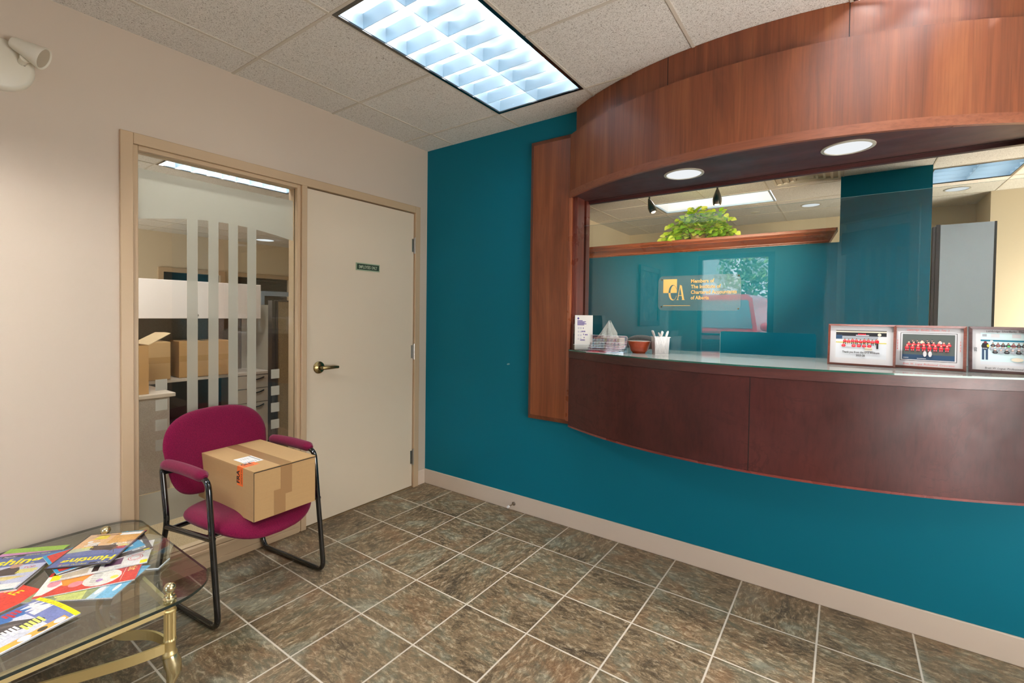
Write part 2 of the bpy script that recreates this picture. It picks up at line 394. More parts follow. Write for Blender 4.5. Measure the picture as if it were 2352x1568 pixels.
ceil_grid('ceiling_office',OXL,OYL,[ohole,ohole2],CEILM)
def tbars(name,xs,ys,x0,x1,y0,y1,hs,w=.012,split=None):
    b=B()
    for x in xs:
        for i in range(len(YY:=[y0]+[y for y in ys if y0<y<y1]+[y1])-1):
            ym=(YY[i]+YY[i+1])/2
            if not in_hole(x,ym,hs): b.box(x-w,x+w,YY[i]+(w if i else 0),YY[i+1]-w,H-.004,H)
    for y in ys:
        if not y0<y<y1: continue
        for i in range(len(XX:=[x0]+[x for x in xs if x0<x<x1]+[x1])-1):
            xm=(XX[i]+XX[i+1])/2
            if not in_hole(xm,y,hs): b.box(XX[i],XX[i+1],y-w,y+w,H-.004,H)
    return struct(build(name,b,TBAR))
tbars('trim_1',XL[1:-1],YL[1:-1],0,5.2,-6.5,0,holes[:3],.007)
tbars('trim_2',RXL[1:-1],RYL[1:-1],-.09,5.2,.13,4.56,holes[3:],.005)
tbars('trim_3',OXL[1:-1],OYL[1:-1],-6.4,-.11,-2.8,4.6,[ohole,ohole2],.005)
# left (beige) wall with the opening for the door and sidelight
OY0,OY1,OZ=-1.93,-.112,2.165
b=B().box(-.12,0,-6.5,OY0,0,H).box(-.12,0,OY1,.0,0,H).box(-.12,0,OY0,OY1,OZ,H)
struct(build('wall_left', b, BEIGE))
# back (teal) wall with the reception opening
XO0,XO1=1.335,3.36
b=B().box(0,XO0,0,.13,0,H).box(XO1,5.2,0,.13,0,H).box(XO0,XO1,0,.13,0,1.10).box(XO0,XO1,0,.13,2.12,H)
struct(build('wall_back', b, TEAL))
struct(build('wall_right', Bx(5.1,5.2,-6.5,0,0,H), BEIGE))
# rear wall, entrance glazing behind the camera
b=B().box(0,.45,-6.62,-6.5,0,H).box(1.72,5.2,-6.62,-6.5,0,H).box(.45,1.72,-6.62,-6.5,2.52,H)
struct(build('wall_rear', b, BEIGE))
struct(build('wall_entry', Bx(2.53,2.65,-6.5,-3.65,0,H), BEIGE))
# diagonal glazed entry wall
P2=Vector((2.55,-3.57,0)); P1=Vector((3.55,-2.78,0)); dd=(P1-P2).normalized(); nn=Vector((-dd.y,dd.x,0))
MD=frame3(P2,dd,(-dd.y,dd.x,0))
L1=(P1-P2).length
b=B().box(0,.06,-.12,0,0,H,M=MD).box(.06,.14,-.1,.02,0,2.46,M=MD,mi=1).box(.14,.86,-.1,.02,2.40,2.46,M=MD,mi=1).box(.86,.94,-.1,.02,0,2.46,M=MD,mi=1)
b.box(.06,.94,-.12,0,2.46,H,M=MD).box(.94,2.0,-.12,0,0,H,M=MD).box(.14,.86,-.1,.02,0,.1,M=MD,mi=1)
struct(build('wall_diagonal', b, [BEIGE,FRAME]))
def film(b, x0, x1, zt, MM, lay, right=True, zb=.30):
    # frosted film pattern in local (x, z): band with arched lower edge, four stripes, two columns of squares
    w=x1-x0; n=24
    def arch(u): return zt-.345+.145*math.sin(PI*min(max(u,0),1))**.8 if False else zt-.243+.045*math.sin(PI*u)
    poly=[(x0+w*i/n, arch(i/n)) for i in range(n+1)]
    for i in range(n):
        a,c=poly[i],poly[i+1]
        b.quad([(a[0],lay,a[1]),(c[0],lay,c[1]),(c[0],lay,zt),(a[0],lay,zt)],M=MM)
    for k in range(4):
        c=x0+.217+.1*k; cc=c+.025
        b.quad([(c,lay,.52),(c+.05,lay,.52),(c+.05,lay,arch((cc-x0)/w)+.001),(c,lay,arch((cc-x0)/w)+.001)],M=MM)
    for c in (x0+.08,x0+.654):
        for k in range(4):
            z=zt-1.02-.1*k; b.quad([(c,lay,z-.055),(c+.05,lay,z-.055),(c+.05,lay,z),(c,lay,z)],M=MM)
    b.quad([(x0,lay,zb),(x1,lay,zb),(x1,lay,zb+.16),(x0,lay,zb+.16)],M=MM)
    return b
w3=build('window_3', B().box(.14,.86,-.045,-.039,.1,2.4,M=MD), WINGL); struct(w3)
build('frosted_film', film(B(),.14,.86,2.30,MD,-.035), FILM, w3)
# rear entrance window
w2=build('window_2', B().box(.45,.52,-6.6,-6.5,0,2.52).box(1.62,1.72,-6.6,-6.5,0,2.52).box(.52,1.62,-6.6,-6.5,2.44,2.52).box(.52,1.62,-6.6,-6.5,0,.12).box(.52,1.62,-6.58,-6.52,1.02,1.06), mat('bronze_frame',lin(60,58,56),.4)); struct(w2)
build('pane', B().box(.52,1.62,-6.555,-6.549,.12,2.44), WINGL, w2)
bl=B()
for i in range(30): bl.box(.54,1.60,-6.47,-6.455,1.0-.03*i,1.012-.03*i)
build('blind', bl, mat('blind_slats',lin(120,130,134),.5), w2)
# reception and office rooms
struct(build('wall_reception_left', Bx(-.12,-.09,.13,4.56,0,H), CREAM))
struct(build('wall_office_side', Bx(-.13,-.121,.0,4.6,0,H), CREAM))
struct(build('wall_reception_back', Bx(-.09,3.88,4.56,4.68,0,H), CREAM))
struct(build('wall_reception_pier', Bx(3.88,5.2,3.92,4.68,0,H), CREAM))
struct(build('wall_reception_right', Bx(5.1,5.2,.13,3.92,0,H), CREAM))
struct(build('wall_reception_column', Bx(2.672,3.296,2.56,2.68,0,H), TEAL))
struct(build('wall_reception_low', Bx(-.09,2.672,2.56,2.68,0,2.06), TEAL))
def far_wall():
    b=B().box(-6.54,-6.42,-2.8,.30,0,H).box(-6.54,-6.42,1.18,1.46,0,H).box(-6.54,-6.42,2.45,4.6,0,H)
    b.box(-6.54,-6.42,.30,1.18,2.0,H).box(-6.54,-6.42,1.46,2.45,2.0,H).box(-6.54,-6.42,.30,1.18,0,.9).box(-6.54,-6.42,1.46,2.45,0,.9)
    return b
struct(build('wall_office_far', far_wall(), CREAM))
struct(build('wall_office_near', Bx(-6.5,-.12,-2.92,-2.8,0,H), CREAM))
struct(build('wall_office_end', Bx(-6.5,-.12,4.6,4.7,0,H), CREAM))
def far_window(name,y0,y1,blinds):
    b=B()
    for a in ((y0-.07,y0,.85,2.07),(y1,y1+.07,.85,2.07),(y0,y1,2.0,2.07),(y0,y1,.85,.92)): b.box(-6.43,-6.39,*a)
    o=struct(build(name,b,FRAME)); build('pane',Bx(-6.50,-6.49,y0,y1,.92,2.0),mat('night_glass_'+name,lin(30,42,48),.08),o)
    if blinds:
        s=B()
        for i in range(40): s.box(-6.47,-6.452,y0+.01,y1-.01,1.98-.026*i,1.99-.026*i)
        build('blind',s,mat('taupe_slats',lin(120,108,90),.5),o)
    return o
far_window('window_4',.30,1.18,False); far_window('window_5',1.46,2.45,True)
struct(build('window_6', B().box(-6.43,-6.39,-.62,-.40,.85,2.09), FRAME))
# ground and street outside
struct(build('ground', Bx(-30,30,-60,-6.62,-.16,-.06), mat('asphalt',lin(120,118,114),.9)))
# ---- baseboards
def basebd(name,pts,h=.115,t=.012):
    b=B()
    for (x0,x1,y0,y1) in pts: b.box(x0,x1,y0,y1,0,h)
    return struct(build(name,b,BASEB,bevel=.004))
basebd('baseboard_back',[(.0,5.1,-.012,0)]); basebd('baseboard_left',[(0,.012,-.088,-.012),(0,.012,-6.5,-1.962)])
# ---- door frame, sidelight, door
def ybox(b,y0,y1,z0,z1,x0=-.135,x1=.018,mi=0): return b.box(x0,x1,y0,y1,z0,z1,mi)
fr=B()
ybox(fr,-1.959,-1.91,0,2.188); ybox(fr,-.137,-.088,0,2.188); ybox(fr,-1.91,-.137,2.137,2.188); ybox(fr,-1.073,-1.037,0,2.137)
struct(build('trim_4',fr,FRAME,bevel=.003),'beige painted frame around the door and sidelight')
# rebate in the door part (stop)
st=B().box(-.135,-.055,-1.037,-1.022,0,2.137).box(-.135,-.055,-.152,-.137,0,2.137).box(-.135,-.055,-1.022,-.152,2.122,2.137)
struct(build('trim_5',st,FRAME))
w1=struct(build('window_1', Bx(-.034,-.028,-1.892,-1.09,.12,2.119), GLASS))
s_=B()
for x0,x1 in ((-.026,.004),(-.075,-.036)):
    s_.box(x0,x1,-1.91,-1.888,.1,2.137).box(x0,x1,-1.095,-1.073,.1,2.137).box(x0,x1,-1.888,-1.095,2.115,2.137).box(x0,x1,-1.888,-1.095,.1,.125)
build('glazing_stop', s_, FRAME, w1, bevel=.003)
MF=frame3((-.0265,-1.893,0),(0,1,0),(-1,0,0))
build('frosted_film', film(B(),0,.787,2.038,MF,0), FILM, w1)
k=B().box(-.135,.012,-1.91,-1.073,0,.1).box(.012,.018,-1.90,-1.085,.0,.035).box(.012,.018,-1.90,-1.085,.085,.1)
build('sill', k, FRAME, w1, bevel=.002)
d1=struct(build('door_1', Bx(-.045,.0,-1.033,-.141,.012,2.13), DOORM, bevel=.002),'cream flush door with brass lever handle')
hd=B(); MX=frame3((0,-.945,1.008),(0,1,0),(0,0,1))
hd.lathe([(.0,0),(.039,0),(.039,.004),(.034,.009),(.020,.012),(.014,.014),(.0115,.03),(.0115,.05),(.0,.052)],seg=28,M=MX)
hd.tube([(0,0,.044),(.02,0,.052),(.05,0,.055),(.085,0,.053),(.108,-.002,.049)],[.012,.0125,.0115,.0105,.0095],seg=12,M=MX)
build('lever_handle',hd,ABRASS,d1)
for zc in (1.886,1.064,.24):
    h=B().tube([(.009,-.137,zc-.062),(.009,-.137,zc+.062)],.0075,12)
    for q in (-.03,.03): h.tube([(.009,-.137,zc+q-.0008),(.009,-.137,zc+q+.0008)],.0079,12)
    h.box(.0,.004,-.16,-.137,zc-.05,zc+.05)
    build('hinge',h,mat('steel_hinge',lin(176,172,166),.3,1) if zc>1.8 else bpy.data.materials['steel_hinge'],d1)
# door sign
sg=thing('door_sign','small green EMPLOYEES ONLY sign on the cream door','sign',(.001,-.571,1.679))
MS=frame3((.0045,0,0),(0,1,0),(0,0,1))
build('plate',B().box(0,.004,-.1,.1,-.026,.026).box(.004,.0045,-.093,.093,-.019,.019,1),[mat('sign_border',lin(150,168,140),.5),mat('sign_green',lin(22,52,34),.5)],sg)
build('lettering',B().text('EMPLOYEES ONLY',.031,MS@Matrix.Translation((0,-.011,.0008)),0,bold=.012,xs=.62),mat('sign_letters',lin(198,208,180),.5),sg)
# door stop
ds=thing('door_stop','small metal spring door stop on the beige baseboard','door stop',(.886,-.012,.048))
build('rod',B().lathe([(0,0),(.013,0),(.013,.004),(.006,.008)],M=frame3((0,0,0),(1,0,0),(0,0,1)),seg=16).tube([(0,-.004,0),(0,-.062,.0)],.0045,10),NICKEL,ds)
build('tip',B().tube([(0,-.06,0),(0,-.075,0)],.0085,12),WHITE,ds)
# chipped paint spot on the teal wall
chip=B().prism([(-.014,-.004),(-.006,-.006),(.008,-.003),(.014,.003),(.004,.006),(-.008,.004)],0,.0008,M=frame3((.816,-.0005,1.014),(1,0,0),(0,0,1)))
tag(build('wall_chip',chip,mat('chip',lin(120,170,176),.8)),'small chipped paint mark on the teal wall','paint mark')
# ================================================================== RECEPTION OPENING
def shell(fn, x0, x1, z0, z1, th, mi=0, n=48, b=None, ends=True):
    b=b or B(); vs=[]
    for i in range(n+1):
        x=x0+(x1-x0)*i/n; y=fn(x)
        dx=.001; sl=(fn(min(x+dx,x1))-fn(max(x-dx,x0)))/(min(x+dx,x1)-max(x-dx,x0)); L=math.hypot(1,sl); nx,ny=-sl/L*-1,-1/L
        nx=sl/L; ny=-1/L
        vs+=[(x,y,z0),(x,y,z1),(x-nx*th,y-ny*th,z0),(x-nx*th,y-ny*th,z1)]
    fo=[];fs=[]
    for i in range(n):
        a=4*i;c=4*(i+1)
        fo+=[(a,c,c+1,a+1),(a+3,c+3,c+2,a+2)]; fs+=[(a+1,c+1,c+3,a+3),(a+2,c+2,c,a)]
    b.add(vs,fo,mi,True); b.add(vs,fs+[(0,1,3,2),(4*n+2,4*n+3,4*n+1,4*n)],mi,False); return b
su=thing('reception_surround','cherry wood surround and curved overhead canopy framing the reception opening','surround',(2.32,0,0))
def L(b): # shift world-built geometry into the parent's frame
    b.v=[v-Vector((2.32,0,0)) for v in b.v]; return b
def casing(x0,x1,strip):
    b=B(); z0,z1=.667,2.507; c=.032
    o=[(x0,z0),(x1,z0),(x1,z1),(x0,z1)]; i_=[(x0+c,z0+c),(x1-.0,z0+c),(x1-.0,z1-c),(x0+c,z1-c)] if strip>0 else [(x0,z0+c),(x1-c,z0+c),(x1-c,z1-c),(x0,z1-c)]
    vs=[(x,0,z) for x,z in o]+[(x,-.022,z) for x,z in o]+[(x,-.046,z) for x,z in i_]
    fs=[(8,9,10,11)]
    for k in range(4):
        n=(k+1)%4; fs+=[(k,n,n+4,k+4),(k+4,n+4,n+8,k+8)]
    return b.add(vs,fs,0)
build('side_panel',L(casing(1.0,1.318,1)),CHERRY,su); build('side_panel',L(casing(3.362,3.68,-1)),CHERRY,su)
build('side_panel_edge',L(Bx(1.298,1.322,-.0475,-.02,.69,2.10)),wood('cherry_strip',lin(150,82,52),lin(184,112,74),lin(96,48,30),sc=1.6),su,bevel=.003)
fU=arc_fn(1.345,3.335,-.045,-.342); fL=arc_fn(1.313,3.367,-.060,-.388)
build('upper_fascia',L(shell(fU,1.345,3.335,2.46,H-.001,.016)),CHERRY,su)
for x in (1.985,2.715): build('fascia_seam',L(Bx(x-.0015,x+.0015,fU(x)-.0006,fU(x)+.004,2.487,H-.002)),DARK,su)
build('lower_fascia',L(shell(fL,1.313,3.367,2.137,2.487,.016)),CHERRY,su)
build('fascia_edge',L(shell(lambda x:fL(x)-.002,1.313,3.367,2.098,2.137,.02)),CHERRYH,su)
pl=[(x,y+.008) for x,y in arc_pts(1.315,3.365,-.060,-.388)]+[(3.365,.0),(1.315,.0)]
build('canopy_top',L(B().prism(pl,2.470,2.482)),CHERRYH,su)
pl=[(x,y+.008) for x,y in arc_pts(1.318,3.362,-.060,-.388)]+[(3.362,.15),(1.318,.15)]
build('soffit_board',L(B().prism(pl,2.103,2.118)),MAHOGH,su)
build('soffit_lip',L(Bx(1.345,3.335,.128,.155,2.088,2.104)  .box(1.36,3.33,.096,.0985,2.1015,2.104,1)),[MAHOGH,DARK],su)
build('jamb',L(Bx(1.318,1.337,-.03,.150,1.146,2.103).box(1.337,1.352,-.028,.070,1.146,2.103).box(1.337,1.352,.098,.150,1.146,2.103)),wood('jamb_wood',lin(104,46,34),lin(126,60,46),lin(84,36,28),sc=1.5),su,bevel=.002)
build('jamb',L(Bx(3.343,3.362,-.03,.150,1.146,2.103)),bpy.data.materials['jamb_wood'],su,bevel=.002)
def downlight(x,y,z,label,r=.098,group=None,es=None):
    t=thing('recessed_downlight',label,'downlight',(x,y,z),group=group)
    build('trim_ring',B().lathe([(r,0),(r,-.003),(r-.012,-.005),(r-.014,.0)],seg=36),mat('ring_beige',lin(176,172,158),.4) if 'ring_beige' not in bpy.data.materials else bpy.data.materials['ring_beige'],t)
    build('lens',B().lathe([(0,-.0015),(r-.013,-.0015)],seg=36),LAMPW,t)
    return t
downlight(2.03,-.155,2.103,'recessed downlight in the wood soffit above the card holder end')
downlight(2.72,-.160,2.103,'recessed downlight in the wood soffit above the framed team photos')
for x in (2.03,2.72):
    sl=bpy.data.lights.new('downlight_lamp','SPOT'); sl.energy=DOWN*3; sl.color=(1,.93,.82); sl.spot_size=math.radians(120); sl.spot_blend=.8; sl.shadow_soft_size=.02
    o=bpy.data.objects.new('downlight_lamp',sl); o.location=(x,-.158,2.09); COL.objects.link(o)
# ---- curved counter
fC=arc_fn(1.32,3.36,-.050,-.322)
ct=thing('reception_counter','curved dark mahogany wall-hung reception counter with glass top','counter',(2.32,0,0))
build('front_panel',L(shell(fC,1.32,3.36,.668,1.094,.02)),MAHOG,ct)
build('top_rail',L(shell(lambda x:fC(x)-.0035,1.32,3.36,1.0955,1.139,.024)),MAHOGH,ct)
build('bottom_edge',L(shell(lambda x:fC(x)-.003,1.32,3.36,.659,.669,.023)),wood('bottom_bead',lin(120,50,44),lin(140,66,58),lin(96,40,36),axis=0),ct)
x=2.385; build('panel_seam',L(Bx(x-.0015,x+.0015,fC(x)-.0008,fC(x)+.004,.67,1.094)),DARK,ct)
pl=[(x,y+.01) for x,y in arc_pts(1.322,3.358,-.050,-.322)]+[(3.358,.0),(1.322,.0)]
build('underside',L(B().prism(pl,.665,.68)),MAHOGH,ct)
pl=[(x,y+.004) for x,y in arc_pts(1.322,3.358,-.050,-.322)]+[(3.357,.37),(1.322,.37)]
build('countertop',L(B().prism(pl,1.102,1.138)),wood('countertop_wood',lin(150,128,120),lin(168,146,138),lin(128,108,102),axis=0,rough=.35),ct)
pl=[(x,y-.010) for x,y in arc_pts(1.322,3.358,-.050,-.322)]+[(3.358,.378),(1.322,.378)]
build('glass_top',L(B().prism(pl,1.1395,1.147,0,mis=1)),[CGLASS,GEDGE],ct)
# ---- glass screen with the pass-through notch
scx=[(1.338,1.147),(2.175,1.147),(2.175,1.279),(2.181,1.286),(2.608,1.286),(2.614,1.279),(2.614,1.147),(3.342,1.147),(3.342,1.940),(1.338,1.940)]
ms=frame3((0,.091,0),(1,0,0),(0,0,1))
tag(build('glass_screen',B().prism(scx,0,.007,0,M=ms,mis=1),[SCREEN,GEDGE2]),'clear glass screen with a pass-through notch standing on the reception counter','glass screen')
# ---- chartered accountants sign
sn=thing('accountants_sign','clear acrylic plate with gold CA emblem and lettering on the glass screen','sign',(2.052,.0835,1.496))
MP=frame3((-2.052,-.0002,-1.496),(1,0,0),(0,0,1))
def rrect(x0,x1,y0,y1,r,n=8):
    p=[]
    for cx,cy,a0 in ((x1-r,y0+r,-PI/2),(x1-r,y1-r,0),(x0+r,y1-r,PI/2),(x0+r,y0+r,PI)):
        for i in range(n+1): a=a0+PI/2*i/n; p.append((cx+r*math.cos(a),cy+r*math.sin(a)))
    return p
PLATE=glass('sign_plate',(.90,.90,.88),.04,.05,.05)
build('plate',B().prism(rrect(1.832,2.272,1.397,1.596,.03),-.0035,0,0,M=MP,mis=1),[PLATE,mat('plate_edge',lin(90,104,100),.3)],sn)
GOLD=mat('gold_leaf',lin(216,170,100),.4,0,.2)
def raster(fn,x0,x1,z0,z1,step,z=0.0,M=None,mi=0,b=None):
    b=b or B(); nz=int((z1-z0)/step); nx=int((x1-x0)/step)
    for j in range(nz):
        zc=z0+(j+.5)*step; run=None
        for i in range(nx+1):
            on=i<nx and fn(x0+(i+.5)*step,zc)
            if on and run is None: run=i
            if not on and run is not None:
                a,c=x0+run*step,x0+i*step; b.quad([(a,z0+j*step,z),(c,z0+j*step,z),(c,z0+(j+1)*step,z),(a,z0+(j+1)*step,z)],mi,M); run=None
    return b
def inC(x,z):
    dx,dz=x-1.9165,z-1.500
    return (dx/.0245)**2+(dz/.0445)**2<1 and ((dx-.0045)/.0175)**2+(dz/.0405)**2>1 and not (dx>.006 and abs(dz)<.019+max(0,(.016-dx))*.6)
def inA(x,z):
    if not 1.457<z<1.5435: return False
    t=(1.543-z)/.086
    l=1.9575-.0135*t; r=1.9605+.0155*t
    if abs(x-l)<.0017: return True
    if abs(x-r)<.0052 and z<1.5425-.002: return True
    if 1.4815<z<1.4845 and l<x<r: return True
    if z<1.4597 and (1.938<x<1.951 or 1.967<x<1.984): return True
    return False
def inS(x,z): return 1.861<x<1.939 and 1.498<z<1.577
MPf=frame3((-2.052,-.0005,-1.496),(1,0,0),(0,0,1))
lo=raster(lambda x,z:(inS(x,z)!=inC(x,z)) or inA(x,z),1.855,1.99,1.45,1.58,.0008,.0,MPf@Matrix.Translation((0,0,.001)))
build('emblem',lo,GOLD,sn)
lt=B()
for k,(t_,w_,) in enumerate((('Members of',.123),('The Institute of',.157),('Chartered Accountants',.237),('of Alberta',.097))):
    q=B().text(t_,1,Matrix.Identity(4),bold=.022); ww=max(v.x for v in q.v)-min(v.x for v in q.v)
    xs=.8; s_z=.0285; lt.text(t_,s_z,MPf@Matrix.Translation((2.0165,1.5535-.0311*k,.001)),0,'LEFT',.022,w_/(ww*s_z))
build('lettering',lt,GOLD,sn)
build('rule',B().quad([(1.862,1.4235,.001),(2.014,1.4235,.001),(2.014,1.4265,.001),(1.862,1.4265,.001)],M=MPf),GOLD,sn)
for x,z in ((1.852,1.576),(2.262,1.586),(1.852,1.418),(2.262,1.408)):
    build('screw',B().lathe([(0,.003),(.0035,.002),(.0042,0)],M=frame3((x-2.052,-.001,z-1.496),(1,0,0),(0,0,1)),seg=12),ABRASS,sn)

# ================================================================== TROFFERS
def troffer(name,label,x0,x1,y0,y1,cols,rows,along='y',tubes=2,lens=True,tm=None,group=None,frame=BLACK):
    cx,cy=(x0+x1)/2,(y0+y1)/2; t=thing(name,label,'ceiling light',(cx,cy,H),group=group)
    hx,hy=(x1-x0)/2-.006,(y1-y0)/2-.006; tk=.018
    b=B().box(-hx,-hx+tk,-hy,hy,-.006,.012).box(hx-tk,hx,-hy,hy,-.006,.012).box(-hx+tk,hx-tk,-hy,-hy+tk,-.006,.012).box(-hx+tk,hx-tk,hy-tk,hy,-.006,.012)
    build('frame',b,frame,t)
    ix,iy=hx-tk,hy-tk
    w=B().box(-hx,hx,-hy,hy,.135,.14).box(-hx,-ix,-hy,hy,.012,.135).box(ix,hx,-hy,hy,.012,.135).box(-ix,ix,-hy,-iy,.012,.135).box(-ix,ix,iy,hy,.012,.135)
    build('housing',w,ALUR,t)
    nt=tubes; L_=B()
    for i in range(nt):
        if along=='y':
            xx=-ix+2*ix*(i+.5)/nt; b=B().tube([(xx,-iy+.02,.098),(xx,iy-.02,.098)],.014,12)
        else:
            yy=-iy+2*iy*(i+.5)/nt; b=B().tube([(-ix+.02,yy,.098),(ix-.02,yy,.098)],.014,12)
        build('tube',b,tm or TUBEM,t)
    if lens:
        b=B()
        def blade(p,q,n=6,w0=.0012,w1=.011,h=.062):
            # parabolic blade: knife edge at the bottom, widening upwards
            p=Vector(p);q=Vector(q);d=(q-p).normalized();s_=Vector((-d.y,d.x,0)); ring=[]
            for k in range(n+1):
                u=k/n; ww=w0+(w1-w0)*u**2; ring.append((ww,h*u))
            vs=[]
            for e in (p,q):
                vs+=[e+s_*ww+Vector((0,0,z)) for ww,z in ring]+[e-s_*ww+Vector((0,0,z)) for ww,z in reversed(ring)]
            m=2*(n+1); b.add(vs,[(i,(i+1)%m,(i+1)%m+m,i+m) for i in range(m)],0,True)
        for i in range(1,cols): xx=-ix+2*ix*i/cols; blade((xx,-iy,.0),(xx,iy,.0))
        for i in (0,1): xx=(-ix+.001,ix-.001)[i]; blade((xx,-iy,0),(xx,iy,0))
        for j in range(0,rows+1): yy=-iy+2*iy*j/rows; blade((-ix,yy,0.0005),(ix,yy,.0005))
        build('louvre',b,ALU,t)
    return t
troffer('troffer_light','long louvred ceiling light over the lobby beside the curved wood canopy',.891,1.501,-1.466,-.246,2,9)
troffer('troffer_light','louvred ceiling light mostly out of frame above the right end of the canopy',2.721,3.331,-1.466,-.30,2,9,tm=TUBEM2)
troffer('troffer_light','added louvred fill light above the coffee table end of the lobby, out of frame',.891,1.501,-3.906,-2.686,2,9,tm=TUBEC)  # fixture added behind the camera to brighten the lobby
troffer('troffer_light','louvred ceiling light seen through the frosted sidelight in the office',-2.25,-1.64,-1.12,.10,2,9,tm=TUBEM2)
troffer('troffer_light','added unseen louvred office fill light just beyond the beige wall above the desk',-1.03,-.42,-2.34,-1.12,2,9,tm=TUBEB)  # hidden fixture added to brighten the office fronts
troffer('troffer_light','added unseen louvred fill light above the receptionist side of the counter',1.47,2.08,.88,2.09,2,9,tm=TUBEM2)  # unseen fixture added to light the lower partition
troffer('open_troffer','open white ceiling light without louvre above the trailing plant',.89,2.09,2.70,3.25,2,2,along='x',tubes=2,lens=False,frame=ALU,tm=TUBEL)
troffer('troffer_light','louvred ceiling light at the right behind the reception, above the white cabinet',3.30,3.91,2.70,3.31,2,4,tm=TUBEM)
troffer('troffer_light','added unseen louvred fill light in front of the white cabinet behind the canopy',3.30,3.91,.88,2.09,2,9,tm=TUBEB)  # another added fixture, out of sight, brightening the white cabinet
# supply vent
vt=thing('ceiling_vent','white square supply air vent in the reception ceiling','vent',(2.41,2.375,H))
b=B()
for i in range(4):
    a,c=.25-.055*i,.17-.038*i
    for s in (-1,1):
        b.box(-a,a,s*c-.010,s*c+.010,-.012-.003*i,-.002).box(s*a-.010,s*a+.010,-c,c,-.012-.003*i,-.002)
b.box(-.06,.06,-.04,.04,-.016,-.004)
build('grille',b,WHITEP,vt,bevel=.002); build('plenum',Bx(-.26,.26,-.175,.175,.0,.08),mat('plenum_grey',lin(226,216,198),.6),vt)
for x,y,l in ((2.386,3.675,'round recessed downlight in the reception ceiling left of the teal column'),(3.595,3.65,'round recessed downlight right of the teal column'),(-5.8,1.66,'office downlight seen through the sidelight nearer the door')):
    downlight(x,y,H-.001,l,r=.10 if x>0 else .16)
spk=thing('ceiling_speaker','small round white plate on the reception ceiling right of the plant','ceiling plate',(1.81,3.765,H)); build('plate',B().lathe([(0,-.004),(.045,-.004),(.05,0)],seg=24),WHITEP,spk)
# track heads hanging in front of the glass
def trackhead(x,y,z,tilt,label):
    t=thing('spot_lamp',label,'spot lamp',(x,y,H),group=None)
    build('stem',B().tube([(0,0,0),(0,0,-(H-z)+.075)],.006,10),NICKEL,t)
    Mx=Matrix.Translation((0,0,z-H+.07))@Matrix.Rotation(tilt,4,'Y')
    build('shade',B().lathe([(.006,.012),(.011,0),(.020,-.025),(.028,-.055),(.027,-.075),(.024,-.092),(.021,-.092),(.018,-.06),(0,-.03)],seg=20,M=Mx),NICKEL,t)
    sp=bpy.data.lights.new('spot_lamp_light','SPOT'); sp.energy=60; sp.color=(1,.85,.62); sp.spot_size=math.radians(70); sp.spot_blend=.6; sp.shadow_soft_size=.03
    so_=bpy.data.objects.new('spot_lamp_light',sp); COL.objects.link(so_); so_.location=(x,y+.03,z-.03); so_.rotation_euler=(Vector((1.45,2.5,2.15))-so_.location).to_track_quat('-Z','Y').to_euler()
    build('bulb',B().sphere((0,0,-.082),.016,M=Mx),emis('bulb_'+str(int(x*100)),(1,.9,.7),5),t)
    return t
trackhead(1.583,.62,2.112,-.35,'brushed nickel spot lamp hanging left of the open ceiling light')
trackhead(2.032,.62,2.118,.0,'brushed nickel spot lamp hanging in front of the open ceiling light')

# ================================================================== RECEPTION ROOM
cs=thing('crown_shelf','cherry crown moulding shelf capping the low teal partition','shelf',(1.29,2.5,2.06))
prof=[(.18,0),(.045,0),(.045,.006),(.030,.010),(.028,.022),(.020,.028),(.004,.040),(-.020,.054),(-.040,.064),(-.044,.074),(-.060,.078),(-.062,.084),(-.075,.088),(-.075,.112),(-.068,.116),(.18,.116)]
n=len(prof); vs=[(-1.375,y,z) for y,z in prof]+[(1.375 if y>.045 else 1.375-(.045-y)*0.0-.0,y,z) for y,z in prof]
# right end returned along the profile
vs=[(-1.375,y,z) for y,z in prof]+[(1.37-(.12-min(z,.12))*.55,y,z) for y,z in prof]
b=B().add(vs,[tuple(reversed(range(n))),tuple(range(n,2*n))]+[(i,(i+1)%n,(i+1)%n+n,i+n) for i in range(n)])
build('moulding',b,SHELFW,cs,weld=True)
# plant
pp=thing('potted_plant','leafy green trailing plant in a tan pot on the crown shelf','plant',(1.44,2.57,2.176))
build('pot',B().lathe([(.0,0),(.062,0),(.070,.02),(.078,.085),(.084,.11),(.080,.118),(.07,.11),(.0,.10)],seg=24),mat('tan_pot',lin(176,140,84),.4,0,.2),pp)
b=B(); st=B(); RR=random.Random(3)
def leaf(b,p,d,nrm,L_,mi):
    d=Vector(d).normalized(); nrm=Vector(nrm); s_=d.cross(nrm).normalized(); nrm=s_.cross(d).normalized(); p=Vector(p)
    o=[(0,0),(.10,.30),(.32,.44),(.58,.38),(.82,.20),(1,0)]
    vs=[]
    for u,w in o: vs.append(p+d*(u*L_)+s_*(w*L_)+nrm*(.12*L_*w-.28*L_*u*u))
    for u,w in o[1:-1]: vs.append(p+d*(u*L_)-s_*(w*L_)+nrm*(.12*L_*w-.28*L_*u*u))
    mid=[p+d*(u*L_)+nrm*(-.03*L_-.28*L_*u*u) for u,_ in o[1:-1]]
    vs+=mid # 10..13
    b.add(vs,[(0,1,10),(1,2,11,10),(2,3,12,11),(3,4,13,12),(4,5,13),(0,10,6),(10,11,7,6),(11,12,8,7),(12,13,9,8),(13,5,9)],mi,True)
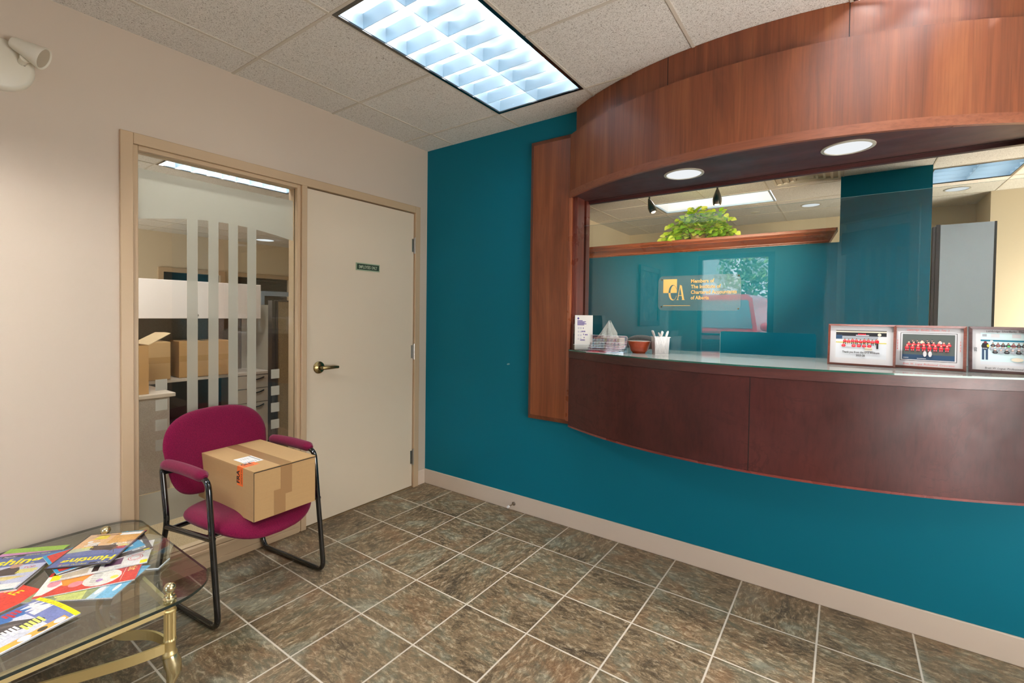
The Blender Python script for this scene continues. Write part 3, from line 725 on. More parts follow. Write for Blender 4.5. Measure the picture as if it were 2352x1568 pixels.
for i in range(520):
    a=RR.uniform(0,2*PI); rad=RR.random()**.55
    ex=.31*rad*math.cos(a); ey=.16*rad*math.sin(a); top=.265*(1-rad**2.0)**.7
    z=.10+top*RR.uniform(.35,1.0)-.06*rad
    if RR.random()<.25: z=.02+.16*RR.random()*(1-rad*.5); 
    if ex<-.20 and RR.random()<.5: z*=.45
    p=(ex,ey,max(z,.0)); out=Vector((math.cos(a)*.8,math.sin(a)*.8-.45,RR.uniform(-.5,.5)))
    leaf(b,p,out,(RR.uniform(-.5,.5),RR.uniform(-.9,-.1),RR.uniform(.3,1)),RR.uniform(.045,.085),RR.choice((0,0,1,1,2)))
    if i%6==0: st.tube([(0,0,.10),(ex*.5,ey*.5,z*.7+.06),p],.0018,5)
for (tx,tz) in ((-.36,.02),(-.33,.06),(-.30,.17),(.33,.16),(.38,.05),(.27,.24)):
    pts=[(0,-.03,.12),(tx*.6,-.06,.12+tz*.6),(tx,-.05,tz+.02)]; st.tube(pts,.0022,5)
    for k in range(3): leaf(b,(tx*(.8+.1*k),-.05,tz+.03*RR.random()),(tx,-.2,RR.uniform(-.4,.4)),(0,-.8,.5),.06,k%3)
lf=[mat('leaf_'+n_,lin(*c),.6,0,0,.25) for n_,c in (('a',(126,172,34)),('b',(178,206,50)),('c',(220,230,100)))]
o=build('foliage',b,lf,pp); o['kind']='stuff'
build('stems',st,mat('stem_green',lin(150,160,60),.6),pp)
# tall white cabinet with dark post
cb=thing('tall_cabinet','tall white panel cabinet with dark edge standing right of the teal column','cabinet',(3.51,2.62,0))
build('door',B().box(-.157,.158,-.06,-.04,0,2.145),mat('cabinet_white',lin(214,220,226),.35),cb,bevel=.002)
build('edge',B().box(.158,.172,-.062,.3,0,2.145),DARK,cb)
build('post',B().box(-.205,-.185,-.055,.0,0,2.135).box(-.184,-.157,-.058,.0,0,2.15),mat('post_brown',lin(74,66,66),.35),cb,bevel=.003)
build('body',B().box(-.157,.158,-.04,.3,0,2.14),mat('cabinet_side',lin(190,194,200),.5),cb)
# task chair behind the counter
def pillow(outline, cfn, thick, n=7, mi=0, b=None, M=None):
    # puffed cushion over a closed 2D outline; cfn(u,v,t)->xyz ; t from -1 (back) to 1 (front)
    b=b or B(); m=len(outline); rings=[]
    cx=sum(p[0] for p in outline)/m; cy=sum(p[1] for p in outline)/m
    vs=[]; N=2*n
    for k in range(N+1):
        th=PI*k/N; t=-math.cos(th); s_=math.sin(th)**.38
        if k in (0,N): s_=.0
        for (x,y) in outline: vs.append(cfn(cx+(x-cx)*(1-thick*(1-s_)*1.0 if k not in (0,N) else 0), cy+(y-cy)*(1-thick*(1-s_) if k not in (0,N) else 0), t))
    # intermediate fill rings on both faces for curvature
    return vs,N,m
def cushion(outline, cfn, half, edge, inner=6, rim=6):
    """outline CCW; surface: front face rings -> rim -> back face rings"""
    m=len(outline); cx=sum(p[0] for p in outline)/m; cy=sum(p[1] for p in outline)/m
    ext=min(max(abs(x-cx) for x,y in outline),max(abs(y-cy) for x,y in outline))
    vs=[]; rings=[]
    ks=[(i/inner)*(1-edge/ext) for i in range(1,inner+1)]
    seq=[(k,half*1.0+ half*.25*(1-(k/(1-edge/ext))**2)) for k in ks]
    for j in range(1,rim*2):
        a=PI/2-PI*j/(rim*2); seq.append((1-edge/ext+edge/ext*math.cos(a), half*math.sin(a)))
    seq+= [(k,-half) for k in reversed(ks)]
    f=[]
    vs.append(cfn(cx,cy,half*1.25))
    for k,t in seq:
        for x,y in outline: vs.append(cfn(cx+(x-cx)*k,cy+(y-cy)*k,t))
    vs.append(cfn(cx,cy,-half)); R=len(seq)
    for i in range(m): f.append((0,1+i,1+(i+1)%m))
    for r in range(R-1):
        for i in range(m): a=1+r*m+i; c=1+r*m+(i+1)%m; f.append((a,a+m,c+m,c))
    last=len(vs)-1
    for i in range(m): f.append((last,1+(R-1)*m+(i+1)%m,1+(R-1)*m+i))
    return B().add(vs,f,0,True)
def sup(hx,hy,p,n=40,cx=0,cy=0,fn=None):
    o=[]
    for i in range(n):
        a=2*PI*i/n; c,s=math.cos(a),math.sin(a)
        x=hx*math.copysign(abs(c)**(2/p),c); y=hy*math.copysign(abs(s)**(2/p),s)
        if fn: x,y=fn(x,y)
        o.append((cx+x,cy+y))
    return o
GREYF=fabric('grey_fabric',lin(96,90,90),lin(140,132,130))
tc=thing('task_chair','grey fabric office chair behind the counter, only its rounded backrest top showing','chair',(1.40,.98,0))
build('backrest',cushion(sup(.17,.21,2.6),lambda x,y,t:(x,t+.05-.25*x*x,1.0+y),.03,.03),GREYF,tc,weld=True)
build('seat',cushion(sup(.24,.23,3.5),lambda x,y,t:(x,y-.16,.49+t),.04,.04),GREYF,tc,weld=True)
build('back_bar',Bx(-.02,.02,.085,.10,.45,.95),BLACK,tc)
b=B().tube([(0,-.16,.1),(0,-.16,.45)],.025,14)
for i in range(5):
    a=2*PI*i/5; b.tube([(0,-.16,.11),(.3*math.cos(a),-.16+.3*math.sin(a),.07)],[.02,.014],8)
build('base',b,BLACK,tc)
for i in range(5):
    a=2*PI*i/5; build('caster',B().tube([(.3*math.cos(a)-.012,-.16+.3*math.sin(a),.028),(.3*math.cos(a)+.012,-.16+.3*math.sin(a),.028)],.027,14),BLACK,tc)

# ================================================================== ON THE COUNTER
ZC=1.1472
# brochure holder and leaflets
bh=thing('brochure_holder','clear acrylic brochure holder at the left end of the counter','holder',(1.405,-.035,ZC),math.radians(24))
b=B().box(-.055,.055,-.032,.03,0,.003).box(-.055,.055,.027,.030,0,.16).box(-.055,.055,-.034,-.031,0,.035).box(-.055,-.052,-.03,.028,0,.10).box(.052,.055,-.03,.028,0,.10)
build('holder',b,ACRYL,bh); build('rim',B().box(-.056,-.054,.026,.030,.0,.16).box(-.056,.056,-.0345,-.0335,.034,.0365),ACRE,bh)
VIO=mat('violet_ink',lin(72,52,140),.5)
for k in range(3):
    lab=('front white tax leaflet with violet emblem in the brochure holder','middle white leaflet behind the front one in the brochure holder','rear white leaflet in the brochure holder')[k]
    lf_=thing('leaflet',lab,'leaflet',(1.405,-.035,ZC+.004),math.radians(24),group='leaflets in the brochure holder')
    y0=-.026+.014*k; b=B(); n=10
    def yy(z): return y0+.020*(z/.21)+ (.030 if k==0 else .026)*((z/.21)-.45)**2*-1*.6+.004
    x0=-.048+.006*k; x1=x0+.096
    vs=[]
    for i in range(n+1):
        z=.212*i/n; vs+=[(x0,yy(z),z),(x1,yy(z),z),(x1,yy(z)+.007,z),(x0,yy(z)+.007,z)]
    fs=[(0,3,2,1),(4*n,4*n+1,4*n+2,4*n+3)]
    for i in range(n):
        for j in range(4): fs.append((4*i+j,4*i+(j+1)%4,4*i+4+(j+1)%4,4*i+4+j))
    b.add(vs,fs,0)
    build('pages',b,OFFW,lf_)
    if k==0:
        q=B()
        def P(x,z): return (x0+x,yy(z)-.0006,z)
        def fl(x,z,w,h): q.quad([P(x,z),P(x+w,z),P(x+w,z+h),P(x,z+h)])
        q.quad([P(.013,.192),P(.020,.184),P(.027,.192),P(.020,.200)])
        for i,w in enumerate((.032,.052,.044,.055,.042)): fl(.015,.176-.0065*i,w,.0042)
        for i,(x,z,w) in enumerate(((.05,.128,.006),(.036,.108,.034),(.052,.090,.006),(.062,.088,.02),(.055,.070,.006),(.034,.055,.036))):
            for j in range(max(1,int(w/.006))): fl(x+j*.006,z,.004,.008)
        build('print',q,VIO,lf_)
        q=B(); 
        for i in range(4): 
            for j in range(2): fl(.018+.014*j,.060+.022*i,.010,.012)
        build('sketch',q,mat('pale_grey_ink',lin(196,198,208),.5),lf_)
# business card holder
ch=thing('card_holder','clear acrylic four-tier business card holder on the counter','holder',(1.600,-.115,ZC),math.radians(10))
b=B().box(-.108,.108,-.048,.062,0,.0025)
for i in range(4):
    y=-.046+.026*i; b.box(-.108,.108,y,y+.002,0,.018+.013*i)
    for x in (-.108,-.036,.036,.105): b.box(x,x+.0025,y,y+.026,.0,.012+.013*i)
b.box(-.108,.108,.060,.0625,0,.098)
build('tiers',b,ACRYL,ch)
e=B()
for i in range(4): y=-.046+.026*i; e.box(-.108,.108,y-.0003,y+.0023,.018+.013*i,.0192+.013*i)
e.tube([(-.106,.061,.097),(.098,.061,.097),(.106,.061,.090),(.108,.061,.0)],.0012,6).box(-.108,.108,-.049,-.047,0,.0018)
build('edges',e,ACRE,ch)
# tissue box with tissue
tb=thing('tissue_box','patterned tissue box with white tissue behind the card holder','tissue box',(1.478,.205,ZC),math.radians(4))
cl=[mat('tissue_'+n_,lin(*c),.6) for n_,c in (('cream',(214,206,190)),('plum',(104,66,84)),('olive',(172,160,110)),('rose',(186,140,134)),('grey',(160,156,150)))]
b=B().box(-.085,.085,-.055,.055,0,.072)
for i in range(8):
    for j in range(3):
        x,z=-.085+.0213*i,.024*j; c=1+(i*3+j*2)%4
        b.quad([(x,-.0555,z),(x+.0213,-.0555,z),(x+.0106,-.0555,z+.024)],c); b.quad([(x+.0213,-.0556,z),(x+.0213,-.0556,z+.024),(x+.0106,-.0556,z+.012)],1+(i+j)%4)
build('carton',b,cl,tb)
b=B(); n=26; m_=7; vs=[]
for j in range(m_+1):
    z=.072+.105*j/m_; 
    for i in range(n):
        a=2*PI*i/n; r=(.050*(1-j/m_)**.8+.006)*(1+.30*math.sin(5*a+j*.5)+.15*math.sin(9*a+j)); vs.append((r*math.cos(a)-.012+.012*j/m_, .45*r*math.sin(a), z+.010*math.sin(3*a+1)*(j/m_)))
b.add(vs,[(j*n+i,j*n+(i+1)%n,(j+1)*n+(i+1)%n,(j+1)*n+i) for j in range(m_) for i in range(n)],0,False)
build('tissue',b,WHITE,tb)
# bowl
bw=thing('bowl','small ribbed terracotta-glazed bowl with white inside on the counter','bowl',(1.757,-.012,ZC))
def ribs(r,z): return (r+.0009*math.sin(z*520),z)
pr_=[(0,0.0),(.036,0),(.037,.003)]+[ribs(.037+.0285*(i/14)**.6,.003+.063*i/14) for i in range(1,15)]
build('body',B().lathe(pr_+[(.0675,.069),(.0655,.070)],seg=48),mat('terracotta_glaze',lin(176,66,22),.12,0,.7),bw)
build('inside',B().lathe([(.0658,.0703),(.062,.066),(.055,.04),(.035,.01),(0,.006)],seg=48),mat('white_glaze',lin(240,214,196),.15,0,.6),bw)
# pen cup
pc=thing('pen_cup','square silver wire mesh pen cup full of pens on the counter','pen cup',(1.882,-.018,ZC),math.radians(32))
mm=NT('silver_mesh'); mm.p.inputs['Base Color'].default_value=lin(206,206,208); mm.p.inputs['Metallic'].default_value=.7; mm.p.inputs['Roughness'].default_value=.4
v=mm.coord((420,420,420)); sp=mm.node('SeparateXYZ'); mm.l(v,sp.inputs[0])
def cell(o): f=mm.math('FRACT',o); return mm.math('MINIMUM',f,mm.math('SUBTRACT',1.0,f))
sx=mm.math('ADD',sp.outputs[0],sp.outputs[1])
hole=mm.math('MULTIPLY',mm.math('GREATER_THAN',cell(sx),.2),mm.math('GREATER_THAN',cell(sp.outputs[2]),.2))
tp=mm.node('BsdfTransparent'); mx=mm.node('MixShader'); mm.l(mm.math('MULTIPLY',hole,.85),mx.inputs[0]); mm.l(mm.p.outputs[0],mx.inputs[1]); mm.l(tp.outputs[0],mx.inputs[2]); mm.l(mx.outputs[0],mm.out.inputs[0])
b=B(); w0,w1=.036,.041; vs=[(s*w0,t*w0,0) for s,t in ((-1,-1),(1,-1),(1,1),(-1,1))]+[(s*w1,t*w1,.098) for s,t in ((-1,-1),(1,-1),(1,1),(-1,1))]
b.add(vs,[(0,1,5,4),(1,2,6,5),(2,3,7,6),(3,0,4,7)])
build('mesh_wall',b,mm.m,pc)
SILV=mat('silver_wire',lin(206,206,206),.3,.7)
e=B().tube([(-.043,-.043,.0985),(.043,-.043,.0985),(.043,.043,.0985),(-.043,.043,.0985)],.0022,8,closed=True)
build('rim',e,SILV,pc)
build('bottom_plate',Bx(-.037,.037,-.037,.037,0,.003),SILV,pc)
for i in range(9):
    a=RR.uniform(0,2*PI); px,py=.02*math.cos(a),.02*math.sin(a); dx=(-.045 if i%2 else .04)+RR.uniform(-.01,.01)
    t=thing('pen',('white-barrelled pens' if i%3 else 'silver-barrelled pens')+(' leaning right' if i%2==0 else ' leaning left')+' in the mesh cup','pen',(1.882,-.018,ZC+.004),math.radians(32),group='pens in the mesh cup')
    p0=Vector((px-dx*.45,py,.0)); p1=p0+Vector((dx*1.1,RR.uniform(-.01,.01),.125+RR.uniform(-.006,.006)))
    p0.x=max(-.028,min(.028,p0.x)); pm=p0.lerp(p1,.55)
    build('barrel',B().tube([p0,p0.lerp(p1,.06),pm],[.0012,.0042,.0044],8),(WHITE if i%3 else SILV),t)
    build('grip',B().tube([pm,p1.lerp(pm,.1),p1],[.0044,.0044,.0025],8),(SILV if i%2 else WHITE),t)
# framed team photographs
FRW=wood('frame_wood',lin(112,56,44),lin(136,74,60),lin(84,40,34),axis=0,sc=3); FRD=wood('frame_dark_wood',lin(92,68,68),lin(116,88,86),lin(66,46,48),axis=0,sc=3)
def pmat(n_,c,r=.35,coat=.4): 
    return bpy.data.materials.get('ph_'+n_) or mat('ph_'+n_,lin(*c),r,0,coat)
PH=[pmat('white',(206,208,214)),pmat('ice',(205,212,222)),pmat('red',(206,34,50)),pmat('skin',(226,186,164)),pmat('dark',(36,38,44)),pmat('navy',(46,74,104)),pmat('slate',(84,92,92)),pmat('cream',(222,214,196)),pmat('grey',(150,158,168)),pmat('teal',(20,110,138)),pmat('yellow',(206,196,70)),pmat('redink',(214,90,90)),pmat('ink',(30,30,34)),pmat('green',(70,190,110)),pmat('pale',(200,226,232)),pmat('maroon',(120,50,60))]
IX={n_:i for i,n_ in enumerate('white ice red skin dark navy slate cream grey teal yellow redink ink green pale maroon'.split())}
def framed(label,x,y,rz,w,h,tilt,fmat,draw,fw_=.0085):
    t=thing('picture_frame',label,'picture frame',(x,y,ZC),rot=(-tilt,0,rz))
    b=B(); d0,d1=-.014,0
    # mitred moulding
    for (a,c,e,f) in (((0,0),(w,0),(w-fw_,fw_),(fw_,fw_)),((w,0),(w,h),(w-fw_,h-fw_),(w-fw_,fw_)),((w,h),(0,h),(fw_,h-fw_),(w-fw_,h-fw_)),((0,h),(0,0),(fw_,fw_),(fw_,h-fw_))):
        v=[(a[0],0,a[1]),(c[0],0,c[1]),(a[0],-.010,a[1]),(c[0],-.010,c[1]),(e[0],-.013,e[1]),(f[0],-.013,f[1]),(e[0],-.004,e[1]),(f[0],-.004,f[1])]
        b.add(v,[(0,1,3,2),(2,3,4,5),(5,4,6,7)])
    b.box(.001,w-.001,-.0015,0,.001,h-.001)
    build('moulding',b,fmat,t)
    Mq=frame3((0,-.004,0),(1,0,0),(0,0,1)); q=B()
    class D:
        k=0
        def rect(s,x0,x1,z0,z1,c): D.k+=1; q.quad([(x0,z0,D.k*.00002),(x1,z0,D.k*.00002),(x1,z1,D.k*.00002),(x0,z1,D.k*.00002)],IX[c],Mq)
        def disc(s,cx,cz,r,c,sy=1,n=8): D.k+=1; q.add([(cx+r*math.cos(2*PI*i/n),cz+r*sy*math.sin(2*PI*i/n),D.k*.00002) for i in range(n)],[tuple(range(n))],IX[c],False,Mq)
        def text(s,tx,cx,cz,size,c,xs=.8,bold=.01,shear=0,rot=0,align='CENTER'): D.k+=1; q.text(tx,size,Mq@Matrix.Translation((cx,cz,D.k*.00002))@Matrix.Rotation(rot,4,'Z'),IX[c],align,bold,xs,shear)
    D.k=0; draw(D(),w,h); build('photo',q,PH,t)
    sd=B().box(w*.35,w*.65,0,.003,h*.15,h*.8); build('easel_back',sd,DARK,t)
    return t
def player(d,x,z,s,body,head='skin',legs=None,helm=None):
    d.disc(x,z,s*.62,body,1.0); d.rect(x-s*.62,x+s*.62,z-s*.9,z+s*.05,body); d.rect(x-s*.55,x+s*.55,z-s*.25,z-s*.08,'white')
    d.disc(x-s*.62,z-s*.35,s*.25,body,1.6); d.disc(x+s*.62,z-s*.35,s*.25,body,1.6)
    if legs: 
        for k in (-1,1): d.rect(x+k*s*.35-s*.2,x+k*s*.35+s*.2,z-s*1.9,z-s*.9,legs); d.rect(x+k*s*.35-s*.2,x+k*s*.35+s*.2,z-s*1.5,z-s*1.35,'white'); d.rect(x+k*s*.35-s*.2,x+k*s*.35+s*.25,z-s*2.1,z-s*1.9,'dark')
    d.disc(x,z+s*.72,s*.33,head,1.15); d.disc(x,z+s*.92,s*.34,helm or 'dark',.6)
def draw1(d,w,h):
    d.rect(.008,w-.008,.008,h-.008,'white'); x0,x1,z0,z1=.030,w-.032,.034,h-.028; d.rect(x0,x1,z0,z1,'ice')
    d.rect(x0,x1,z1-.030,z1,'dark'); d.rect(x0,x1,z1-.009,z1-.003,'cream'); d.rect(x0,x1,z1-.042,z1-.026,'grey'); d.rect(x0,x0+.024,z1-.040,z1-.022,'navy'); d.rect(x1-.03,x1,z1-.055,z1-.026,'white')
    d.rect(x0+.075,x1-.062,z1-.024,z1-.020,'white'); 
    for i in range(5): d.disc(x0+.085+.006*i,z1-.017,.003,'red')
    d.disc(x1-.025,z1-.018,.007,'cream'); d.rect(x0,x1,z1-.058,z1-.054,'yellow') 
    for i in range(9): player(d,x0+.034+.0145*i,z1-.047-.002*math.sin(i*2),.0085,'red',legs='dark')
    d.rect(x1-.035,x1-.028,z1-.082,z1-.046,'dark'); d.disc(x1-.0315,z1-.040,.003,'skin'); d.disc(x1-.0315,z1-.05,.006,'red',1.3)
    for i,c in enumerate('red white red red red red'.split()): player(d,x0+.030+.019*i,z1-.068,.0092,c,helm='white' if i%2 else 'dark')
    d.rect(x0+.108,x0+.135,z1-.090,z1-.077,'cream'); d.rect(x0+.108,x0+.135,z1-.085,z1-.083,'dark')
    d.text('Thank you from the U13 Wildcats',w/2,z0+.0235,.0125,'ink',.78,.02); d.text('2025-26',w/2,z0+.0095,.0125,'ink',.8,.02)
def draw2(d,w,h):
    d.rect(.008,w-.008,.008,h-.008,'white'); x0,x1,z0,z1=.026,w-.030,.036,h-.034
    d.rect(x0-.002,x1+.002,z0-.002,z1+.002,'ink'); d.rect(x0,x1,z0,z1,'white'); x0+=.005;x1-=.005;z0+=.004;z1-=.004; d.rect(x0,x1,z0,z1,'slate'); d.rect(x0,x1,z0,z0+.022,'navy')
    cx=(x0+x1)/2
    for i,(f,c) in enumerate(((-.55,'dark'),(-.37,'dark'),(-.18,'cream'),(.02,'dark'),(.2,'dark'),(.5,'white'))): player(d,cx+f*(x1-x0)*.5-.004,z1-.033,.0082,c)
    for i in range(9): player(d,x0+.022+.0162*i,z1-.043,.0088,'red',helm='skin')
    for i in range(8): player(d,x0+.016+.0185*i,z1-.057,.0092,'red',legs='red',helm='skin')
    for k in (-1,1): d.disc(cx+k*.0085-.001,z0+.026,.0062,'white',2.1)
    d.rect(x0+.05,x0+.08,z0+.004,z0+.0065,'white'); d.rect(x0+.004,x0+.022,z0+.006,z0+.008,'white')
    d.text('Lethbridge  Bandits  Thanks  You  :)',w/2-.004,h-.0235,.0115,'redink',.82,.0,.25); d.text('Brett  W.  Logue  Professional  Corporation',w/2,.0165,.0115,'redink',.8,.0,.25)
    for i,c in enumerate('2024'): d.text(c,.0145,h*.62-.012*i,.0105,'redink',.8)
    for i,c in enumerate('2025'): d.text(c,w-.0185,h*.62-.012*i,.0105,'redink',.8)
def draw3(d,w,h):
    d.rect(.009,w-.009,.009,h-.009,'white'); x0,x1,z0,z1=.036,w-.030,.034,h-.024; d.rect(x0,x1,z0,z1,'pale'); d.rect(x0,x1,z0,z0+.014,'ice')
    d.rect(x0,x1,z1-.036,z1-.029,'teal'); d.rect(x0+.005,x0+.018,z1-.016,z1-.006,'grey'); d.rect(x0+.03,x0+.055,z1-.02,z1-.004,'white'); d.rect(x0+.09,x0+.115,z1-.02,z1-.004,'white')
    d.rect(x0+.028,x0+.036,z1-.037,z1-.031,'white')
    d.disc(x0+.014,z1-.056,.012,'dark',1.4); d.disc(x0+.014,z1-.040,.005,'maroon'); d.rect(x0+.004,x0+.011,z0+.020,z1-.066,'navy'); d.rect(x0+.015,x0+.022,z0+.020,z1-.066,'navy'); d.rect(x0+.006,x0+.020,z1-.066,z1-.064,'ice'); d.disc(x0+.022,z1-.054,.004,'yellow',1.6)
    for i in range(8): player(d,x0+.036+.0145*i,z1-.050,.0085,'maroon' if i%3==1 else 'dark')
    for i in range(8): player(d,x0+.034+.0150*i,z1-.064,.0092,'grey',helm='dark')
    for i in range(7): player(d,x0+.042+.0165*i,z1-.077,.0092,'grey' if i%2 else 'dark',helm='white')
    d.disc(x0+.080,z1-.055,.004,'green'); d.disc(x0+.104,z0+.024,.018,'cream',.45)
    d.text('Lethbridge  SilverBacks  Thank You',w/2,h-.0225,.0115,'ink',.8,.0,.1); d.text('Brett W. Logue  Professional  Corp.',w/2-.002,.0165,.0115,'ink',.8,.0,.2)
    d.text('2025',.025,h*.50,.011,'ink',.8,rot=PI/2)
framed('red-brown framed team photo with printed thank-you caption and red jerseys on ice',2.664,.005,math.radians(-2.5),.247,.190,.13,FRW,draw1)
framed('red-brown framed team portrait with red handwriting on the white mat',2.905,.040,math.radians(-6),.236,.190,.16,FRW,draw2,.010)
framed('darker framed team photo with black handwriting at the right end of the counter',3.148,.030,math.radians(-3),.236,.190,.16,FRD,draw3,.011)
# ================================================================== CHAIR WITH BOX
def smooth_path(pts, r, n=6):
    # round the corners of a polyline with radius r
    out=[Vector(pts[0])]
    for i in range(1,len(pts)-1):
        a,b_,c=Vector(pts[i-1]),Vector(pts[i]),Vector(pts[i+1]); u=(a-b_);v=(c-b_); rr=min(r if not isinstance(r,(list,tuple)) else r[i-1],u.length*.49,v.length*.49)
        p=b_+u.normalized()*rr; q=b_+v.normalized()*rr
        for k in range(n+1):
            t=k/n; out.append(p*(1-t)**2+b_*2*t*(1-t)+q*t*t)
    out.append(Vector(pts[-1])); return out
ANG=math.atan2(.110,.994)
cx0,cy0=.1733,-1.5655
chair=thing('waiting_chair','magenta fabric armchair with black tubular sled frame, a cardboard box on its seat','chair',(cx0,cy0,0),ANG)
# local: +X forward; chair frame coordinates u offset
def U(u): return u
YS=.268; b_all=[]
for s in (-1,1):
    y=s*YS
    pts=[(-.035,y,.636),(-.058,y,.585),(-.020,y,.372),(-.060,y,.235),(-.118,y,.085),(-.095,y,.0125),(.375,y,.0125),(.412,y,.06),(.345,y,.46),(.318,y,.60),(.285,y,.636)]
    pts=[(-.0,y,.634),(-.068,y,.630),(-.020,y,.370),(-.125,y,.080),(-.100,y,.0125),(.400,y,.0125),(.345,y,.44),(.322,y,.636),(.22,y,.634)]
    ox=-cx0*.994-cy0*.110
    pth=smooth_path(pts,[.045,.05,.05,.05,.055,.05,.06],7)
    build('arm_frame',B().tube(pth,.0125,12,closed=False),BLACK,chair)
    b=B().tube([(-.022,y,.352),(.36,y,.385)],.0125,12)
    build('side_rail',b,BLACK,chair)
    # arm pad
    v=[]; nn_=16; m_=12; b=B(); prof=[]
    for i in range(nn_+1):
        t=i/nn_; x=-.050+.350*t; e=min(1,min(t,1-t)/.10); r=.010+.016*math.sqrt(max(0,1-(1-e)**2)); prof.append((x,r))
    vs=[]
    for x,r in prof:
        for k in range(m_):
            a=2*PI*k/m_; vs.append((x, y+ (r*1.05)*math.cos(a), .643+ r*.95*math.sin(a)+(.006*math.sin(PI*(x+.05)/.35))))
    b.add(vs,[(i*m_+k,(i+1)*m_+k,(i+1)*m_+(k+1)%m_,i*m_+(k+1)%m_) for i in range(nn_) for k in range(m_)],0,True)
    b.add(vs[:m_],[tuple(range(m_))]); b.add(vs[-m_:],[tuple(reversed(range(m_)))])
    build('arm_pad',b,MAG_F,chair)
build('cross_rail',B().tube([(.30,-YS,.378),(.30,YS,.378)],.011,10).tube([(.02,-YS,.356),(.02,YS,.356)],.011,10),BLACK,chair)
seat_o=sup(.218,.256,3.2,48,.192,0,lambda x,y:(x+( .03*(1-(y/.256)**2) if x>0 else 0),y))
def seatmap(x,y,t):
    fr=max(0,x-.26); return (x, y, .405+t-.9*fr*fr*6*.35-.0+.10*(y*y)*1.2-(.02 if False else 0))
build('seat',cushion(seat_o,seatmap,.030,.05,5,5),MAG_F,chair,weld=True)
# backrest: wide rounded top, narrower rounded bottom
def backshape(x,y):
    t=(y+.2)/.4; return (x*(.90+.13*min(1,max(0,t*1.6))-.10*max(0,t-.7)), y+.03*(1-(x/.25)**2)*(1 if y>0 else .3))
back_o=sup(.252,.192,3.8,56,0,0,backshape)
def backmap(x,y,t):
    z=.638+y; return (-.018+(.44-z)*.235+t-.0+.25*x*x*1.1-.02, x, z)
build('backrest',cushion(back_o,backmap,.022,.05,5,5),MAG_F,chair,weld=True)
for s in (-1,1): build('back_post',B().tube([(-.035,s*.20,.60),(-.055,s*YS,.60)],.009,8),BLACK,chair)
# cardboard box on the seat: corners measured in the room
bxo=thing('cardboard_box','sealed brown cardboard box with FRAGILE sticker on the magenta chair seat','box',(.616,-1.650,.424),math.radians(2.0))
BL,BW,BH=.525,.305,.226
c=B().box(-BL,-.0015,0,BW,0,BH-.004).box(-.0015,0,.001,BW-.001,0,BH-.006)
# top flaps meeting along the long seam, slightly proud
c.box(-BL,0,.0,BW/2-.0012,BH-.004,BH).box(-BL,0,BW/2+.0012,BW,BH-.004,BH)
build('carton',c,CARD,bxo,bevel=.002)
g=B().box(-.001,.0006,.002,BW-.002,BH-.0075,BH-.0045).box(-.0008,.0006,.0,.0016,0,BH-.006)
build('flap_gap',g,DARK,bxo)
TP=NT('clear_tape'); TP.p.inputs['Base Color'].default_value=lin(166,128,88); TP.p.inputs['Roughness'].default_value=.22
t_=B().box(-BL-.0004,.0,BW/2-.030,BW/2+.026,BH,BH+.0006).box(.0,.0006,BW/2-.028,BW/2+.028,.085,BH-.004)
build('tape',t_,TP.m,bxo); build('tape',B().box(.0,.0004,BW/2-.060,BW/2-.004,.0,.115),TP.m,bxo)
lb=B().box(-.250,-.135,.035,.118,BH,BH+.0004)
build('shipping_label',lb,WHITE,bxo)
q=B()
for i in range(16): q.box(-.247+.0065*i,-.2425+.0065*i,.104,.110,BH+.0004,BH+.0006)
for i in range(7):
    q.box(-.168,-.168+RR.uniform(.012,.028),.090-.0085*i,.0925-.0085*i,BH+.0004,BH+.0006)
for i in range(4): q.box(-.225,-.200-RR.uniform(0,.01),.083-.010*i,.0845-.010*i,BH+.0004,BH+.0006)
build('label_print',q,mat('label_grey',lin(120,124,132),.6),bxo)
# orange FRAGILE sticker wrapped over the top edge of the near side
fx=-.118; hw=.025
q=B().box(fx-hw,fx+hw,-.0006,0,BH-.086,BH+.0006).box(fx-hw,fx+hw,-.0006,.066,BH,BH+.0006)
q.prism([(fx-hw,.066),(fx+hw,.066),(fx+hw,.078),(fx+.012,.070),(fx+.004,.080),(fx-.008,.071),(fx-hw,.079)],BH,BH+.0005)
build('fragile_sticker',q,ORANGE,bxo)
ms_=B()
# side face text runs upward (reading up), continues over the edge
Ms=frame3((fx-.004,-.0008,BH-.046),(0,0,1),(-1,0,0)); ms_.text('FRA',.036,Ms,0,bold=.035,xs=.95)
Mt=frame3((fx-.004,.036,BH+.0008),(0,1,0),(-1,0,0)); ms_.text('GILE',.036,Mt,0,bold=.035,xs=.66)
Ms2=frame3((fx+.018,-.0008,BH-.043),(0,0,1),(-1,0,0)); ms_.text('HANDLE WI',.013,Ms2,0,bold=.01,xs=.95)
Mt2=frame3((fx+.018,.032,BH+.0008),(0,1,0),(-1,0,0)); ms_.text('TH CARE',.013,Mt2,0,bold=.01,xs=.9)
build('sticker_lettering',ms_,TXT,bxo)

# ================================================================== COFFEE TABLE
ZT=.385
tb_=thing('coffee_table','brass coffee table with clear glass top and clawed feet below the beige wall','coffee table',(.56,-2.70,0))
def Lt(b): b.v=[v-Vector((.56,-2.70,0)) for v in b.v]; return b
